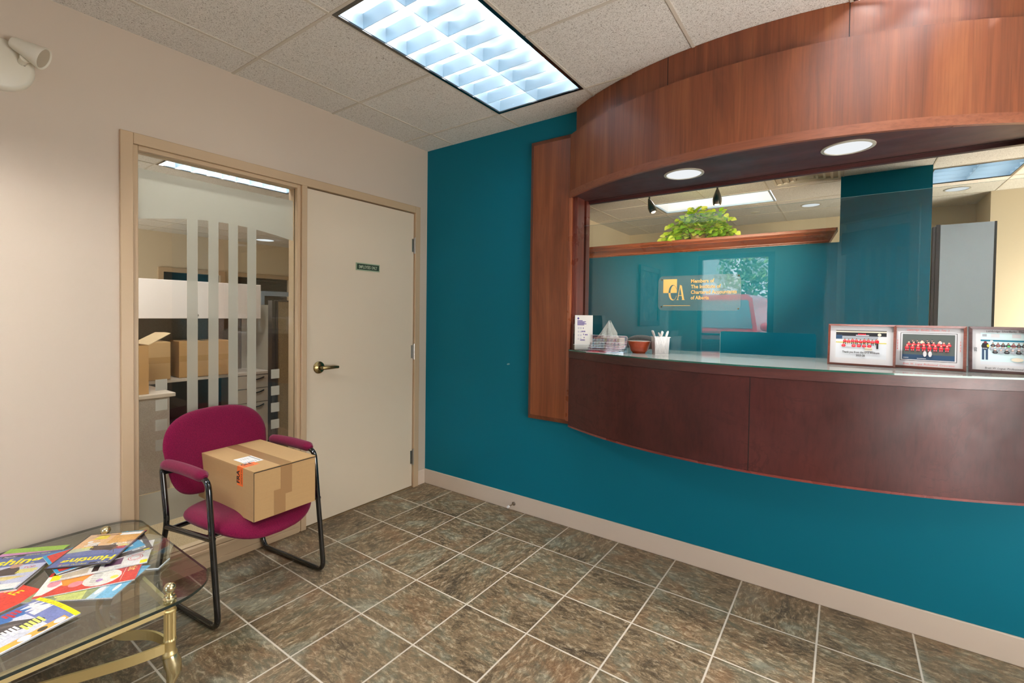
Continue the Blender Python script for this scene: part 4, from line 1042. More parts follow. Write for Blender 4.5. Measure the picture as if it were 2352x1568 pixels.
# rounded glass top outline
gx0,gx1,gy1,gy0=.013,.930,-1.905,-3.50
def corner(cx,cy,rx,ry,a0,a1,n=14): return [(cx+rx*math.cos(a0+(a1-a0)*i/n),cy+ry*math.sin(a0+(a1-a0)*i/n)) for i in range(n+1)]
o_=corner(gx1-.16,gy0+.13,.16,.13,-PI/2,0)+corner(gx1-.16,gy1-.17,.16,.17,0,PI/2)+corner(gx0+.10,gy1-.15,.10,.15,PI/2,PI)+corner(gx0+.10,gy0+.13,.10,.13,PI,1.5*PI)
GDK=mat('table_edge_green',lin(26,44,42),.1,0,.5)
build('glass_top',Lt(B().prism(o_,ZT-.010,ZT,0,mis=1)),[TGLASS,GDK],tb_)
def leg(x,y,sx,sy,parent):
    t=B()
    prof=[(.0175,.19),(.0215,.195),(.0215,.205),(.0165,.212),(.0165,.215),(.0165,.24),(.0195,.245),(.0195,.249),(.0165,.253)]
    # fluted column
    def wob(a,z): return 1+.07*math.cos(12*a) if .25<z<.345 else 1
    pr2=prof+[(.0165,.254),(.0165,.342),(.0165,.343),(.0195,.346),(.0195,.350),(.0165,.353),(.0165,.372),(.019,.375)]
    t.lathe(pr2,(x,y,0),48,0,wob=wob)
    build('column',Lt(t),BRASS,parent)
    f=B().lathe([(.012,.376),(.019,.386),(.0195,.390),(.013,.394),(.0165,.398),(.015,.402),(.008,.405),(.0105,.409),(.0165,.416),(.0185,.424),(.0165,.433),(.010,.440),(0,.442)],(x,y,0),24)
    build('finial',Lt(f),PBRASS,parent)
    # cabriole foot ending in a claw
    d=Vector((sx,sy,0)).normalized(); P=[Vector((x,y,.195))+d*o+Vector((0,0,z)) for o,z in ((0,.0),(.008,-.028),(.013,-.058),(.004,-.092),(-.002,-.122),(.002,-.150),(.010,-.172),(.018,-.182))]
    g=B().tube(P,[.022,.026,.022,.014,.011,.014,.018,.012],14)
    g.sphere((x+d.x*.010,y+d.y*.010,.016),.016,seg=14)
    build('foot',Lt(g),PBRASS,parent)
    cl=B()
    for a in (-.95,-.35,.35,.95):
        e=Vector((d.x*math.cos(a)-d.y*math.sin(a),d.x*math.sin(a)+d.y*math.cos(a),0)); c0=Vector((x,y,0))+d*.004
        cl.tube([c0+Vector((0,0,.055)),c0+e*.014+Vector((0,0,.046)),c0+e*.030+Vector((0,0,.028)),c0+e*.036+Vector((0,0,.008))],[.006,.0075,.0075,.004],8)
    build('claw',Lt(cl),mat('silvered_brass',lin(218,216,206),.16,1) if 'silvered_brass' not in bpy.data.materials else bpy.data.materials['silvered_brass'],parent)
lx0,lx1,ly1,ly0=.199,.893,-2.062,-3.34
for x,y,sx,sy in ((lx1,ly1,1,1),(lx0,ly1,-1,1),(lx1,ly0,1,-1),(lx0,ly0,-1,-1)): leg(x,y,sx,sy,tb_)
rl=B()
for x in (lx0,lx1): rl.box(x-.006,x+.006,ly0+.012,ly1-.012,.343,.374)
for y in (ly0,ly1): rl.box(lx0+.012,lx1-.012,y-.006,y+.006,.343,.374)
build('apron_rail',Lt(rl),BRASS,tb_,bevel=.001)
# curved lower stretchers
def ribbon(path,w,th):
    b=B(); vs=[]; n=len(path)
    for i,p in enumerate(path):
        p=Vector(p); q=Vector(path[min(i+1,n-1)])-Vector(path[max(i-1,0)]); nrm=Vector((-q.y,q.x,0)).normalized()
        vs+=[p+nrm*th+Vector((0,0,-w)),p-nrm*th+Vector((0,0,-w)),p-nrm*th+Vector((0,0,w)),p+nrm*th+Vector((0,0,w))]
    fs=[(3,2,1,0),(4*n-4,4*n-3,4*n-2,4*n-1)]
    for i in range(n-1):
        for j in range(4): fs.append((4*i+j,4*i+(j+1)%4,4*i+4+(j+1)%4,4*i+4+j))
    return b.add(vs,fs,0,False)
def bez(p0,p1,p2,p3,n=20):
    p0,p1,p2,p3=map(Vector,(p0,p1,p2,p3)); return [p0*(1-t)**3+p1*3*t*(1-t)**2+p2*3*t*t*(1-t)+p3*t**3 for t in [i/n for i in range(n+1)]]
zs=.225
cxm,cym=(lx0+lx1)/2,(ly0+ly1)/2
build('stretcher',Lt(ribbon(bez((lx1-.012,ly1,zs),(lx1-.20,ly1+.0,zs),(lx1-.12,ly1-.12,zs),(cxm,ly1-.10,zs))+bez((cxm,ly1-.10,zs),(lx0+.12,ly1-.09,zs),(lx0+.2,ly1,zs),(lx0+.012,ly1,zs))[1:],.016,.004)),BRASS,tb_)
build('stretcher',Lt(ribbon(bez((lx1,ly1-.014,zs),(lx1-.02,ly1-.20,zs),(lx1-.16,ly1-.30,zs),(lx1-.17,cym,zs))+bez((lx1-.17,cym,zs),(lx1-.16,ly0+.30,zs),(lx1-.02,ly0+.20,zs),(lx1,ly0+.014,zs))[1:],.016,.004)),BRASS,tb_)
build('stretcher',Lt(ribbon(bez((lx0,ly1-.014,zs),(lx0+.02,ly1-.20,zs),(lx0+.16,ly1-.30,zs),(lx0+.17,cym,zs))+bez((lx0+.17,cym,zs),(lx0+.16,ly0+.30,zs),(lx0+.02,ly0+.20,zs),(lx0,ly0+.014,zs))[1:],.016,.004)),BRASS,tb_)
# magazines
PC={}
def pm(*c):
    k='ink_%d_%d_%d'%c
    if k not in PC:
        # printed ink with the slight mottling of a photographic cover
        q=NT(k); a=lin(*c); v=q.coord(); n=q.noise(v,38,5,.65,.8); n2=q.noise(v,190,3,.6)
        m_=q.math('MULTIPLY',q.math('ADD',n,n2),.5); f=.62 if max(c)<235 or min(c)>120 else .85
        q.l(q.ramp(m_,[(.25,tuple(x*f for x in a[:3])),(.5,a[:3]),(.75,tuple(min(1,x*(1.25)+.03*(f<.7)) for x in a[:3]))]),q.p.inputs['Base Color'])
        q.p.inputs['Roughness'].default_value=.35; q.p.inputs['Coat Weight'].default_value=.3; PC[k]=q.m
    return PC[k]
class Cover:
    def __init__(s): s.b=B(); s.ms=[]; s.k=0
    def mi(s,c):
        m=pm(*c)
        if m not in s.ms: s.ms.append(m)
        return s.ms.index(m)
    def z(s): s.k+=1; return s.k*.000012
    def rect(s,x0,x1,y0,y1,c): z=s.z(); s.b.quad([(x0,y0,z),(x1,y0,z),(x1,y1,z),(x0,y1,z)],s.mi(c))
    def poly(s,p,c): z=s.z(); s.b.add([(x,y,z) for x,y in p],[tuple(range(len(p)))],s.mi(c))
    def disc(s,x,y,r,c,sy=1,n=16): s.poly([(x+r*math.cos(2*PI*i/n),y+r*sy*math.sin(2*PI*i/n)) for i in range(n)],c)
    def text(s,t,x,y,size,c,align='LEFT',bold=.015,xs=1,shear=0,rot=0): s.b.text(t,size,Matrix.Translation((x,y,s.z()))@Matrix.Rotation(rot,4,'Z'),s.mi(c),align,bold,xs,shear)
def magazine(label,x,y,z,ang,w,h,th,draw,tilt=(0,0),bend=0,spine=(230,230,228),group='magazines on the glass table'):
    t=thing('magazine',label,'magazine',(x,y,z),group=group,rot=(math.radians(tilt[0]),math.radians(tilt[1]),math.radians(ang)))
    def bz(px,py): return bend*(py/h)**2*(.6+.8*math.sin(px/w*PI)) if bend else 0
    b=B(); n=8; vs=[]
    for i in range(n+1):
        for j in range(n+1): px,py=w*i/n,h*j/n; vs+=[(px,py,bz(px,py)),(px,py,bz(px,py)+th)]
    fs=[]; I=lambda i,j,k:2*(i*(n+1)+j)+k
    for i in range(n):
        for j in range(n): fs+=[(I(i,j,1),I(i+1,j,1),I(i+1,j+1,1),I(i,j+1,1)),(I(i,j,0),I(i,j+1,0),I(i+1,j+1,0),I(i+1,j,0))]
    for i in range(n): fs+=[(I(i,0,0),I(i+1,0,0),I(i+1,0,1),I(i,0,1)),(I(i+1,n,0),I(i,n,0),I(i,n,1),I(i+1,n,1)),(I(0,i+1,0),I(0,i,0),I(0,i,1),I(0,i+1,1)),(I(n,i,0),I(n,i+1,0),I(n,i+1,1),I(n,i,1))]
    b.add(vs,fs); build('pages',b,pm(*spine),t)
    c=Cover(); draw(c,w,h)
    if bend:
        bm=bmesh.new(); vv=[bm.verts.new(p) for p in c.b.v]; ml=[]
        for f,m_ in zip(c.b.f,c.b.m):
            try: ff=bm.faces.new([vv[i] for i in f]); ff.material_index=m_
            except ValueError: pass
        for k in range(1,8):
            bmesh.ops.bisect_plane(bm,geom=list(bm.verts)+list(bm.edges)+list(bm.faces),plane_co=(0,h*k/8,0),plane_no=(0,1,0))
            bmesh.ops.bisect_plane(bm,geom=list(bm.verts)+list(bm.edges)+list(bm.faces),plane_co=(w*k/8,0,0),plane_no=(1,0,0))
        bm.verts.ensure_lookup_table(); 
        for v in bm.verts: v.index=-1
        for i,v in enumerate(bm.verts): v.index=i
        c.b.v=[v.co.copy() for v in bm.verts]; c.b.f=[[v.index for v in f.verts] for f in bm.faces]; c.b.m=[f.material_index for f in bm.faces]; c.b.s=[False]*len(c.b.f); bm.free()
    def lift(p):
        if not bend: return Vector((p.x,p.y,p.z+th))
        # same bilinear surface as the pages, so the print never dips under
        fx,fy=min(p.x/w*n,n-1e-6),min(p.y/h*n,n-1e-6); i,j=int(max(fx,0)),int(max(fy,0)); u,v_=fx-i,fy-j
        g=lambda a,b_:bz(w*a/n,h*b_/n)
        zz=g(i,j)*(1-u)*(1-v_)+g(i+1,j)*u*(1-v_)+g(i,j+1)*(1-u)*v_+g(i+1,j+1)*u*v_
        return Vector((p.x,p.y,zz+th+p.z+.0002))
    c.b.v=[lift(p) for p in c.b.v]
    build('cover',c.b,c.ms,t); return t
YEL=(250,232,20); BLU=(86,104,160); BK=(26,26,28); WH=(240,240,240); RD=(206,40,60)
def lines(c,x,y,n,w,dy,hh,col,rnd=.4,seed=1):
    r=random.Random(seed)
    for i in range(n): c.rect(x,x+w*(1-rnd*r.random()),y-dy*i,y-dy*i+hh,col)
def hunting(c,w,h):
    c.rect(0,w,0,h,(54,46,44)); c.rect(.006,w-.006,.006,h-.003,(226,190,150)); c.rect(.006,w-.006,.12,.165,(200,206,170)); c.rect(.006,w-.006,h*.62,h-.003,BLU)
    c.poly([(.006,h*.5),(.05,h*.56),(.11,h*.54),(w-.006,h*.60),(w-.006,h*.70),(.006,h*.70)],(108,120,168))
    c.rect(.006,.10,.006,.10,(222,168,96)); c.poly([(.10,.02),(w-.006,.05),(w-.006,.13),(.10,.11)],(236,190,140))
    # bull elk
    c.poly([(.040,.148),(.052,.166),(.075,.158),(.115,.152),(.135,.143),(.137,.115),(.128,.092),(.120,.115),(.080,.118),(.062,.095),(.056,.12),(.044,.128)],(84,66,58))
    c.poly([(.050,.150),(.066,.156),(.090,.148),(.075,.135),(.055,.138)],(60,48,44)); c.disc(.045,.148,.009,(120,86,66))
    for a,bq in (((.045,.156),(.030,.190)),((.047,.158),(.060,.192)),((.036,.178),(.022,.182)),((.054,.180),(.068,.178))):
        c.poly([a,(a[0]+.002,a[1]),(bq[0]+.002,bq[1]),bq],(70,60,56))
    c.text('Hunting',.010,h-.062,.052,YEL,xs=1.02,bold=.03); c.rect(.008,.075,h-.020,h-.006,BK); c.text('Canada\'s' if False else 'Popular',.012,h-.017,.013,WH,xs=1,shear=.2)
    c.text('SPECIAL ISSUE',.082,h-.018,.0135,(220,214,60),xs=1.05,bold=.01); c.text('ELK',w-.040,h-.028,.009,RD)
    c.text('TACTICS',.012,.100,.022,WH,xs=.75); c.text('KEY',.012,.122,.014,YEL); lines(c,.012,.150,3,.035,.008,.006,RD,.3,2)
    c.text('HOT',.130,.120,.018,YEL); lines(c,.125,.105,3,.05,.010,.007,WH,.4,3); c.disc(.165,.075,.013,(232,186,130)); c.disc(.165,.075,.009,WH); lines(c,.12,.045,3,.06,.012,.008,YEL,.4,5)
    c.rect(.010,.085,.010,.030,WH); lines(c,.09,.018,1,.09,.01,.005,(120,60,50),.2,9); c.rect(.0,w*.45,-.0,.006,(60,160,190)); c.rect(0,.008,0,.008,RD)
def fishing(c,w,h):
    c.rect(0,w,0,h,(54,50,50)); c.rect(.005,w-.006,.004,h-.005,(196,200,222)); c.rect(.005,w-.006,h*.66,h-.005,BLU)
    c.poly([(.05,h*.40),(.075,h*.56),(.10,h*.62),(.135,h*.60),(.155,h*.45),(.15,h*.40)],(70,56,56)); c.disc(.118,h*.66,.018,(196,150,128),1.1); c.poly([(.095,h*.70),(.115,h*.75),(.142,h*.715),(.140,h*.69)],(90,86,80))
    c.poly([(.005,h*.30),(.05,h*.36),(.14,h*.37),(w-.02,h*.33),(.14,h*.27),(.05,h*.26)],(226,206,130)); c.poly([(.005,h*.29),(.06,h*.31),(.15,h*.30),(.1,h*.27)],(240,232,206)); c.poly([(.02,h*.2),(.06,h*.27),(.12,h*.24),(.08,h*.18)],(232,150,50)); c.rect(.02,.14,h*.16,h*.22,(70,84,150))
    c.text('fishing',.008,h-.082,.066,YEL,xs=1.0,bold=.03); c.rect(.03,.10,h-.020,h-.006,BK); c.text('Popular',.035,h-.017,.013,WH,shear=.2); c.text('SPECIAL ISSUE',.105,h-.018,.0125,(220,214,60),xs=.95,bold=.01)
    c.text('TOP',w-.065,h*.55,.018,RD,shear=.1); lines(c,w-.07,h*.50,3,.06,.010,.007,(236,228,90),.3,4); lines(c,.012,h*.58,3,.05,.014,.011,YEL,.3,6); c.text('5',.055,h*.50,.03,YEL,bold=.03)
    c.rect(.005,w-.012,.010,.050,(240,240,236)); c.rect(.005,w-.012,.003,.010,(60,130,140))
def appetit(c,w,h):
    c.rect(0,w,0,h,(214,66,52)); c.text('appétit',.012,h-.036,.040,(250,226,130),xs=1.05,bold=.005); c.rect(.015,w-.012,h-.046,h-.0445,(250,230,220))
    c.disc(.145,h*.62,.055,(240,236,224),1); c.disc(.105,h*.30,.050,(236,150,50),.9); c.poly([(.06,.03),(.14,.06),(.19,.02),(.19,.0),(.06,0)],(250,244,236)); c.disc(.155,h*.36,.020,(244,150,160)); c.disc(.06,h*.55,.030,(70,150,90),.6); c.disc(.155,h*.75,.012,(248,224,90)); c.disc(.16,h*.60,.010,(190,140,200)); c.poly([(.0,.0),(.03,.0),(.03,.03),(0,.05)],(110,190,220))
    for i in range(6): c.poly([(.10+.012*i,h*.50),(.102+.012*i,h*.50),(.112+.012*i,h*.60),(.110+.012*i,h*.60)],BK)
    c.disc(.12,h*.12,.025,(244,160,170),.7)
def lake(c,w,h):
    c.rect(0,w,0,h,(150,160,112)); c.rect(0,w,h*.80,h,(120,184,216)); c.rect(0,w,h*.70,h*.80,(186,214,226)); 
    for x,y,a,bq in ((.03,.222,.04,.022),(.09,.225,.03,.026),(.13,.205,.05,.020),(.05,.252,.03,.014),(.12,.250,.045,.014)): c.disc(x+a/2,y,a/2,WH,bq/a)
    c.poly([(.0,.12),(.06,.16),(.12,.15),(w,.18),(w,.10),(.0,.05)],(204,210,120)); c.poly([(.10,.06),(.16,.12),(.19,.09),(.15,.04)],(236,236,140)); c.poly([(.02,.09),(.09,.13),(.10,.10),(.05,.06)],(104,120,90)); lines(c,.11,.055,6,.07,.009,.005,(226,232,130),.4,8); lines(c,.012,.05,4,.06,.008,.005,(70,80,60),.4,9); c.poly([(.03,.175),(.09,.19),(.092,.194),(.03,.180)],(60,90,160))
    lines(c,.02,.145,5,.06,.010,.002,WH,.3,10)
def pink(c,w,h): c.rect(0,w,0,h,(206,140,190)); c.rect(0,w,0,.03,(80,170,210)); c.rect(0,w,h-.04,h,(150,190,70)); lines(c,.02,h*.6,5,.12,.02,.012,(236,110,150),.3,3)
def white(c,w,h):
    c.rect(0,w,0,h,(232,228,222)); c.rect(w-.030,w-.004,h-.024,h-.002,YEL); 
    for i in range(3):
        for r,cc in ((.024,RD),(.0215,(232,228,222)),(.017,(230,120,110)),(.0145,(232,228,222))): c.disc(.055+.043*i,h-.044,r,cc,1)
    c.rect(.10,w-.03,h*.52,h*.70,(110,70,100)); c.rect(.02,w-.01,h*.40,h*.47,(60,44,40)); c.rect(.01,w-.01,h*.05,h*.36,(200,184,160)); lines(c,.02,h*.33,4,.12,.022,.012,(90,60,44),.4,7); c.rect(0,w,0,.012,(30,26,26)); c.rect(w-.040,w,.0,.026,YEL)
def dark(c,w,h):
    c.rect(0,w,0,h,(74,62,56)); 
    for i,x in enumerate((.03,.085,.14)): c.rect(x,x+.006,h-.062,h-.02,WH); c.rect(x,x+.036,h-.024,h-.018,WH); c.rect(x,x+.036,h-.044,h-.038,WH); c.rect(x+.030,x+.036,h-.062,h-.02,WH)
    c.rect(.08,w-.02,.03,.06,WH); c.disc(.14,.11,.04,(30,26,26),.8); c.rect(w-.014,w-.003,h-.03,h-.01,YEL)
def cyan(c,w,h): c.rect(0,w,0,h,(40,160,206)); c.rect(.01,w-.01,.01,.09,(214,60,50)); c.disc(.12,.05,.035,WH,.8); c.rect(.03,w-.03,h-.06,h-.03,WH); c.disc(.15,.03,.015,YEL)
def outdoor(c,w,h):
    c.rect(0,w,0,h,(214,216,226)); c.rect(0,w,h*.75,h,(120,130,184)); c.rect(0,.07,h*.52,h*.86,(46,112,180)); c.rect(.012,.105,h-.062,h-.014,WH)
    c.poly([(.0,.06),(.03,.11),(.075,.17),(.145,.215),(.165,.20),(.14,.15),(.10,.10),(.05,.04)],(74,68,68)); c.poly([(.02,.09),(.08,.15),(.13,.19),(.085,.135)],(110,102,98)); c.disc(.030,.030,.036,(224,204,160),.8); c.poly([(.05,.03),(.10,.06),(.11,.05),(.06,.02)],(150,90,80)); c.disc(.150,.205,.010,(44,36,40))
    c.rect(w-.032,w-.006,.02,h-.026,(240,176,80)); 
    for i,(cc,rr) in enumerate(((WH,.012),((236,196,60),.010),(WH,.013),((60,56,40),.010),(WH,.012))): c.disc(w-.019,.06+.042*i,rr,cc,1.2)
    c.rect(0,w,h-.014,h,YEL); c.text('RECYCLE THIS MAGAZINE WHEN YOU ARE DONE' if False else 'SUBSCRIBER BONUS ISSUE',.012,h-.0115,.011,(190,140,20),xs=1.0)
    lines(c,.125,.205,5,.045,.010,.007,(244,240,120),.3,21); lines(c,.110,.155,6,.05,.009,.006,WH,.4,22); lines(c,.10,.10,5,.055,.008,.006,RD,.3,23); lines(c,.012,.20,4,.05,.010,.007,RD,.4,24); c.rect(w-.006,w,0,h-.014,(220,226,240))
magazine('landscape magazine with blue sky and green meadow cover, lowest of the fanned magazines',.395,-2.212,ZT+.0004,-47.3,.205,.275,.004,lake)
magazine('red food magazine reading appétit, lying on the landscape magazine',.367,-2.249,ZT+.006,-26.8,.205,.275,.004,appetit)
magazine('white magazine with overlapping red circles and yellow corner flash',.284,-2.200,ZT+.0115,-24.0,.205,.275,.0035,white)
magazine('dark brown magazine with white capital letters under the hunting magazine',.247,-2.229,ZT+.0160,-7.3,.205,.275,.0035,dark)
magazine('cyan and red magazine mostly covered by the hunting magazine',.240,-2.262,ZT+.0205,.5,.205,.265,.0035,cyan)
magazine('magazine titled Hunting with an elk cover, topmost of the fanned magazines',.306,-1.949,ZT+.0255,-130.4,.205,.272,.0045,hunting,spine=(60,54,52))
magazine('pink and green magazine lying under the fishing magazine',.215,-2.500,ZT+.0004,48,.205,.275,.0035,pink)
magazine('magazine titled fishing with an angler holding a fish',.305,-2.533,ZT+.0045,54.6,.215,.285,.006,fishing)
a_=math.atan2(-2.264+2.321,.771-.558)
ux,uy=math.cos(a_),math.sin(a_); w_,h_=.221,.272
magazine('magazine with yellow top strip and curled edge nearest the table front',.558+uy*h_,-2.321-ux*h_,ZT+.0004,math.degrees(a_),w_,h_,.004,outdoor,bend=.010)
magazine('red magazine under the yellow-strip magazine at the picture edge',.41,-2.62,ZT+.0004,20,.205,.27,.0035,lambda c,w,h:(c.rect(0,w,0,h,(226,60,44)),c.text('STYLE',.03,h-.05,.04,YEL),lines(c,.03,h*.6,5,.12,.02,.01,WH,.3,4)))
# clear acrylic leaflet stand at the corner of the table
ac=thing('acrylic_stand','empty clear acrylic leaflet stand on the far corner of the glass table','stand',(.560,-2.035,ZT+.0005),math.radians(44))
build('stand',B().box(-.075,.075,-.045,-.042,0,.02).box(-.075,.075,-.045,.03,0,.003).box(-.075,.075,.027,.030,.003,.085),ACRYL,ac)
build('edge',B().box(-.076,.076,-.0465,-.044,0,.004).box(-.076,-.073,-.045,.03,0,.004).box(.073,.076,-.045,.03,0,.004),ACRE,ac)

# ================================================================== EMERGENCY LIGHT ON THE LEFT WALL
el=thing('emergency_light','ivory emergency light with round base and swivelling lamp heads on the beige wall','emergency light',(.0,-2.335,2.322))
ME=frame3((0,0,0),(0,1,0),(0,0,1))
build('base',B().lathe([(.102,0),(.102,.006),(.096,.018),(.085,.024),(0,.027)],seg=48,M=ME),WHITEP,el)
build('lens_slot',B().box(.0235,.0265,.058,.070,.012,.018),DARK,el)
def head(y,z,d,nm):
    d=Vector(d).normalized(); o=Vector((.075,y,z)); s=Vector((0,0,1)); xx=d.cross(s).normalized(); yy=d.cross(xx)
    M=Matrix(((xx.x,yy.x,d.x,o.x),(xx.y,yy.y,d.y,o.y),(xx.z,yy.z,d.z,o.z),(0,0,0,1)))
    hd_=build('lamp_head',B().lathe([(0,-.052),(.021,-.052),(.025,-.040),(.032,-.005),(.041,.030),(.046,.045),(.045,.052),(.041,.050),(.036,.045)],seg=32,M=M),WHITEP,el)
    build('reflector',B().lathe([(.040,.048),(.020,.030),(0,.025)],seg=24,M=M).sphere((0,0,.032),.008,M=M),mat('lamp_reflector_'+nm,lin(206,200,186),.2,.8),hd_)
    j=B().tube([(.022,y-.01,z-.035),(.045,y-.008,z-.030)],.014,16).lathe([(.017,-.006),(.017,.006)],M=frame3((.055,y-.006,z-.026),(0,1,0),(0,0,1)),seg=20).tube([(.05,y-.006,z-.028),(.070,y,z-.01)],.009,10)
    build('swivel',j,WHITEP,el)
head(.072,.060,(.42,.80,-.42),'a'); head(-.085,.02,(.5,-.7,-.5),'b')

# ================================================================== OFFICE BEYOND THE SIDELIGHT
PANB=fabric('brown_panel_fabric',lin(112,94,70),lin(146,124,92),sc=140,sheen=0); PANT=fabric('taupe_panel_fabric',lin(124,110,92),lin(140,126,106),sc=140,sheen=0); PANL=fabric('pale_panel_fabric',lin(196,188,172),lin(208,200,184),sc=140,sheen=0)
DESK=mat('desk_laminate',lin(204,190,174),.4); DESKE=mat('desk_side',lin(160,146,134),.5); PDK=mat('panel_post',lin(50,42,38),.35)
obn=thing('overhead_bin','white overhead storage bin on the office partition','overhead bin',(-2.17,-1.0,1.29))
build('door',B().box(.13,.17,-.70,.688,0,.334),mat('bin_white',lin(236,224,216),.4),obn,bevel=.004); build('body',Bx(-.17,.13,-.695,.683,.005,.33),DESKE,obn)
build('lock',B().lathe([(0,.012),(.011,.010),(.013,0)],M=frame3((.171,.12,.03),(0,1,0),(0,0,1)),seg=16),NICKEL,obn)
t=thing('partition_panel','taupe fabric partition behind the cardboard boxes','partition',(-2.42,-1.1,0)); build('panel',Bx(-.025,.025,-.95,.78,.0,1.44),PANT,t)
build('post',Bx(-.028,.030,.66,.70,.0,1.43),PDK,t)
t=thing('partition_panel','pale partition wing right of the white overhead bin','partition',(-2.2,-.165,0)); build('panel',B().box(-.18,.185,-.045,.03,.0,1.43),PANL,t); build('groove',Bx(.1855,.188,.005,.009,.02,1.43),PDK,t)
t=thing('partition_panel','pale partition panel behind the drawer pedestal beside the overhead bin','partition',(-2.42,-.26,0)); build('panel',B().box(-.025,.025,-.055,.045,.0,1.43),PANL,t)
t=thing('partition_panel','brown fabric partition with dark post at the right of the sidelight','partition',(-1.5,.0,0)); build('panel',B().box(-.03,.03,-.425,.9,.05,1.455),PANB,t)
build('post',B().box(-.035,.035,-.48,-.462,0,1.462).box(-.03,.030,-.461,-.445,0,1.46).box(-.035,.036,-.444,-.425,0,1.462),PDK,t); build('top_cap',Bx(-.034,.034,-.425,.9,1.455,1.464),PDK,t)
t=thing('glass_rail','blue-grey framed glass divider behind the pale partition','divider',(-2.8,.42,0)); build('rail',B().box(-.02,.02,-.34,.6,1.545,1.60).box(-.02,.02,-.34,-.30,.0,1.545),mat('blue_grey_metal',lin(150,160,168),.3,.3),t)
cr=thing('credenza','long laminate work surface with a three-drawer pedestal','desk',(-2.19,-1.0,0))
build('worktop',B().box(-.18,.19,-.9,.78,.735,.765),DESK,cr,bevel=.004)
pd=build('pedestal',B().box(-.17,.17,.465,.775,.04,.735),DESKE,cr)
for z0,z1 in ((.602,.728),(.462,.596),(.05,.456)):
    dr=build('drawer',Bx(.17,.186,.468,.772,z0,z1),mat('drawer_taupe',lin(188,172,154),.45) if 'drawer_taupe' not in bpy.data.materials else bpy.data.materials['drawer_taupe'],cr,bevel=.002)
    build('handle',B().tube([(.188,.60,z1-.03),(.198,.64,z1-.040),(.198,.67,z1-.036),(.188,.72,z1-.022)],.006,8),BLACK,dr)
build('back_panel',Bx(-.17,-.15,-.9,.465,.0,.735),mat('modesty_dark',lin(58,46,42),.4),cr)
dk=thing('desk','taupe desk end close behind the sidelight at lower left','desk',(-1.75,-1.7,0))
build('worktop',Bx(-.45,.30,-.75,.465,.70,.73),DESK,dk,bevel=.004); build('end_panel',Bx(.27,.295,-.74,.425,.0,.70),fabric('grey_panel_fabric',lin(150,140,132),lin(170,160,150),sc=140,sheen=0),dk); build('side_panel',Bx(-.44,.27,.405,.425,.0,.70),DESKE,dk)
wb=thing('waste_bin','black plastic waste bin on the office floor','waste bin',(-2.02,-.95,0)); build('bin',B().lathe([(.09,0),(.13,.36),(.14,.37),(.138,.37),(.12,.35),(.085,.01)],seg=24),mat('bin_black',lin(44,40,46),.3),wb)
build('liner',B().lathe([(.145,.33),(.15,.385),(.12,.375),(.118,.34)],seg=20,wob=lambda a,z:1+.04*math.sin(7*a)),mat('bin_liner',lin(58,54,62),.25),wb)
def carton(label,x,y,z,rz,sx,sy,sz,m,flap=False,tape=True):
    t=thing('storage_box',label,'box',(x,y,z),math.radians(rz))
    if flap:
        b=B(); w=.004
        b.box(-sx/2,sx/2,-sy/2,sy/2,0,w).box(-sx/2,sx/2,-sy/2,-sy/2+w,w,sz).box(-sx/2,sx/2,sy/2-w,sy/2,w,sz).box(-sx/2,-sx/2+w,-sy/2+w,sy/2-w,w,sz).box(sx/2-w,sx/2,-sy/2+w,sy/2-w,w,sz)
        build('carton',b,m,t)
        f=B().prism([(-sx/2,0),(sx/2,0),(sx/2-.01,.17),(sx*.1,.175),(-sx/2+.02,.165)],0,.004,M=frame3((0,sy/2,sz),(1,0,0),(0,.86,.50)))
        build('flap',f,CARD3,t)
        f=B().prism([(-sx/2,0),(sx/2,0),(sx/2-.02,.16),(-sx/2+.02,.16)],0,.004,M=frame3((0,-sy/2,sz),(-1,0,0),(0,-.8,.6)))
        build('flap',f,CARD3,t)
    else:
        build('carton',Bx(-sx/2,sx/2,-sy/2,sy/2,0,sz),m,t,bevel=.006)
        if tape: build('tape',B().box(sx/2,sx/2+.0008,-sy/2+.002,sy/2-.002,sz*.44,sz*.60).box(-sx/2,sx/2,-.03,.03,sz,sz+.0008),mat('box_tape',lin(176,136,84),.25) if 'box_tape' not in bpy.data.materials else bpy.data.materials['box_tape'],t)
    return t
carton('open cardboard box with raised flap at the left of the sidelight',-1.68,-1.535,.731,0,.34,.29,.365,CARD2,True)
carton('square taped cardboard box between the open box and the long box',-2.13,-1.235,.766,-3,.27,.31,.325,CARD,False)
carton('long taped cardboard box on the work surface behind the stripes',-2.13,-.81,.766,-4,.28,.40,.325,CARD2,False)

# ================================================================== BEHIND THE CAMERA (seen as reflections in the glass)
pi_=thing('wall_picture','dark framed mountain landscape painting on the beige wall, reflected in the reception glass','picture',(.001,-5.05,1.70))
build('frame',B().box(0,.045,-.50,-.41,-.5,.5).box(0,.045,.41,.50,-.5,.5).box(0,.045,-.41,.41,.41,.5).box(0,.045,-.41,.41,-.5,-.41),mat('dark_frame',lin(70,52,36),.35),pi_,bevel=.01)
pa=NT('landscape_painting'); v=pa.coord((3,3,3)); n=pa.noise(v,1.2,6,.65,1.2); pa.l(pa.ramp(n,[(.3,lin(30,42,40)),(.42,lin(80,62,40)),(.5,lin(96,116,120)),(.6,lin(150,120,70)),(.72,lin(190,200,200))]),pa.p.inputs['Base Color'])
build('canvas',Bx(.0,.02,-.41,.41,-.41,.41),pa.m,pi_)
tk=thing('pickup_truck','red pickup truck parked outside the entrance window','truck',(.26,-9.0,-.06),math.radians(6))
RED=mat('truck_red',lin(176,40,44),.25,0,.8); WSG=mat('truck_glass',lin(96,110,116),.08)
body=B().prism([(-.95,.55),(.95,.55),(.97,.95),(.93,1.12),(-.93,1.12),(-.97,.95)],0,1.2,M=frame3((0,1.2,0),(1,0,0),(0,0,1)))
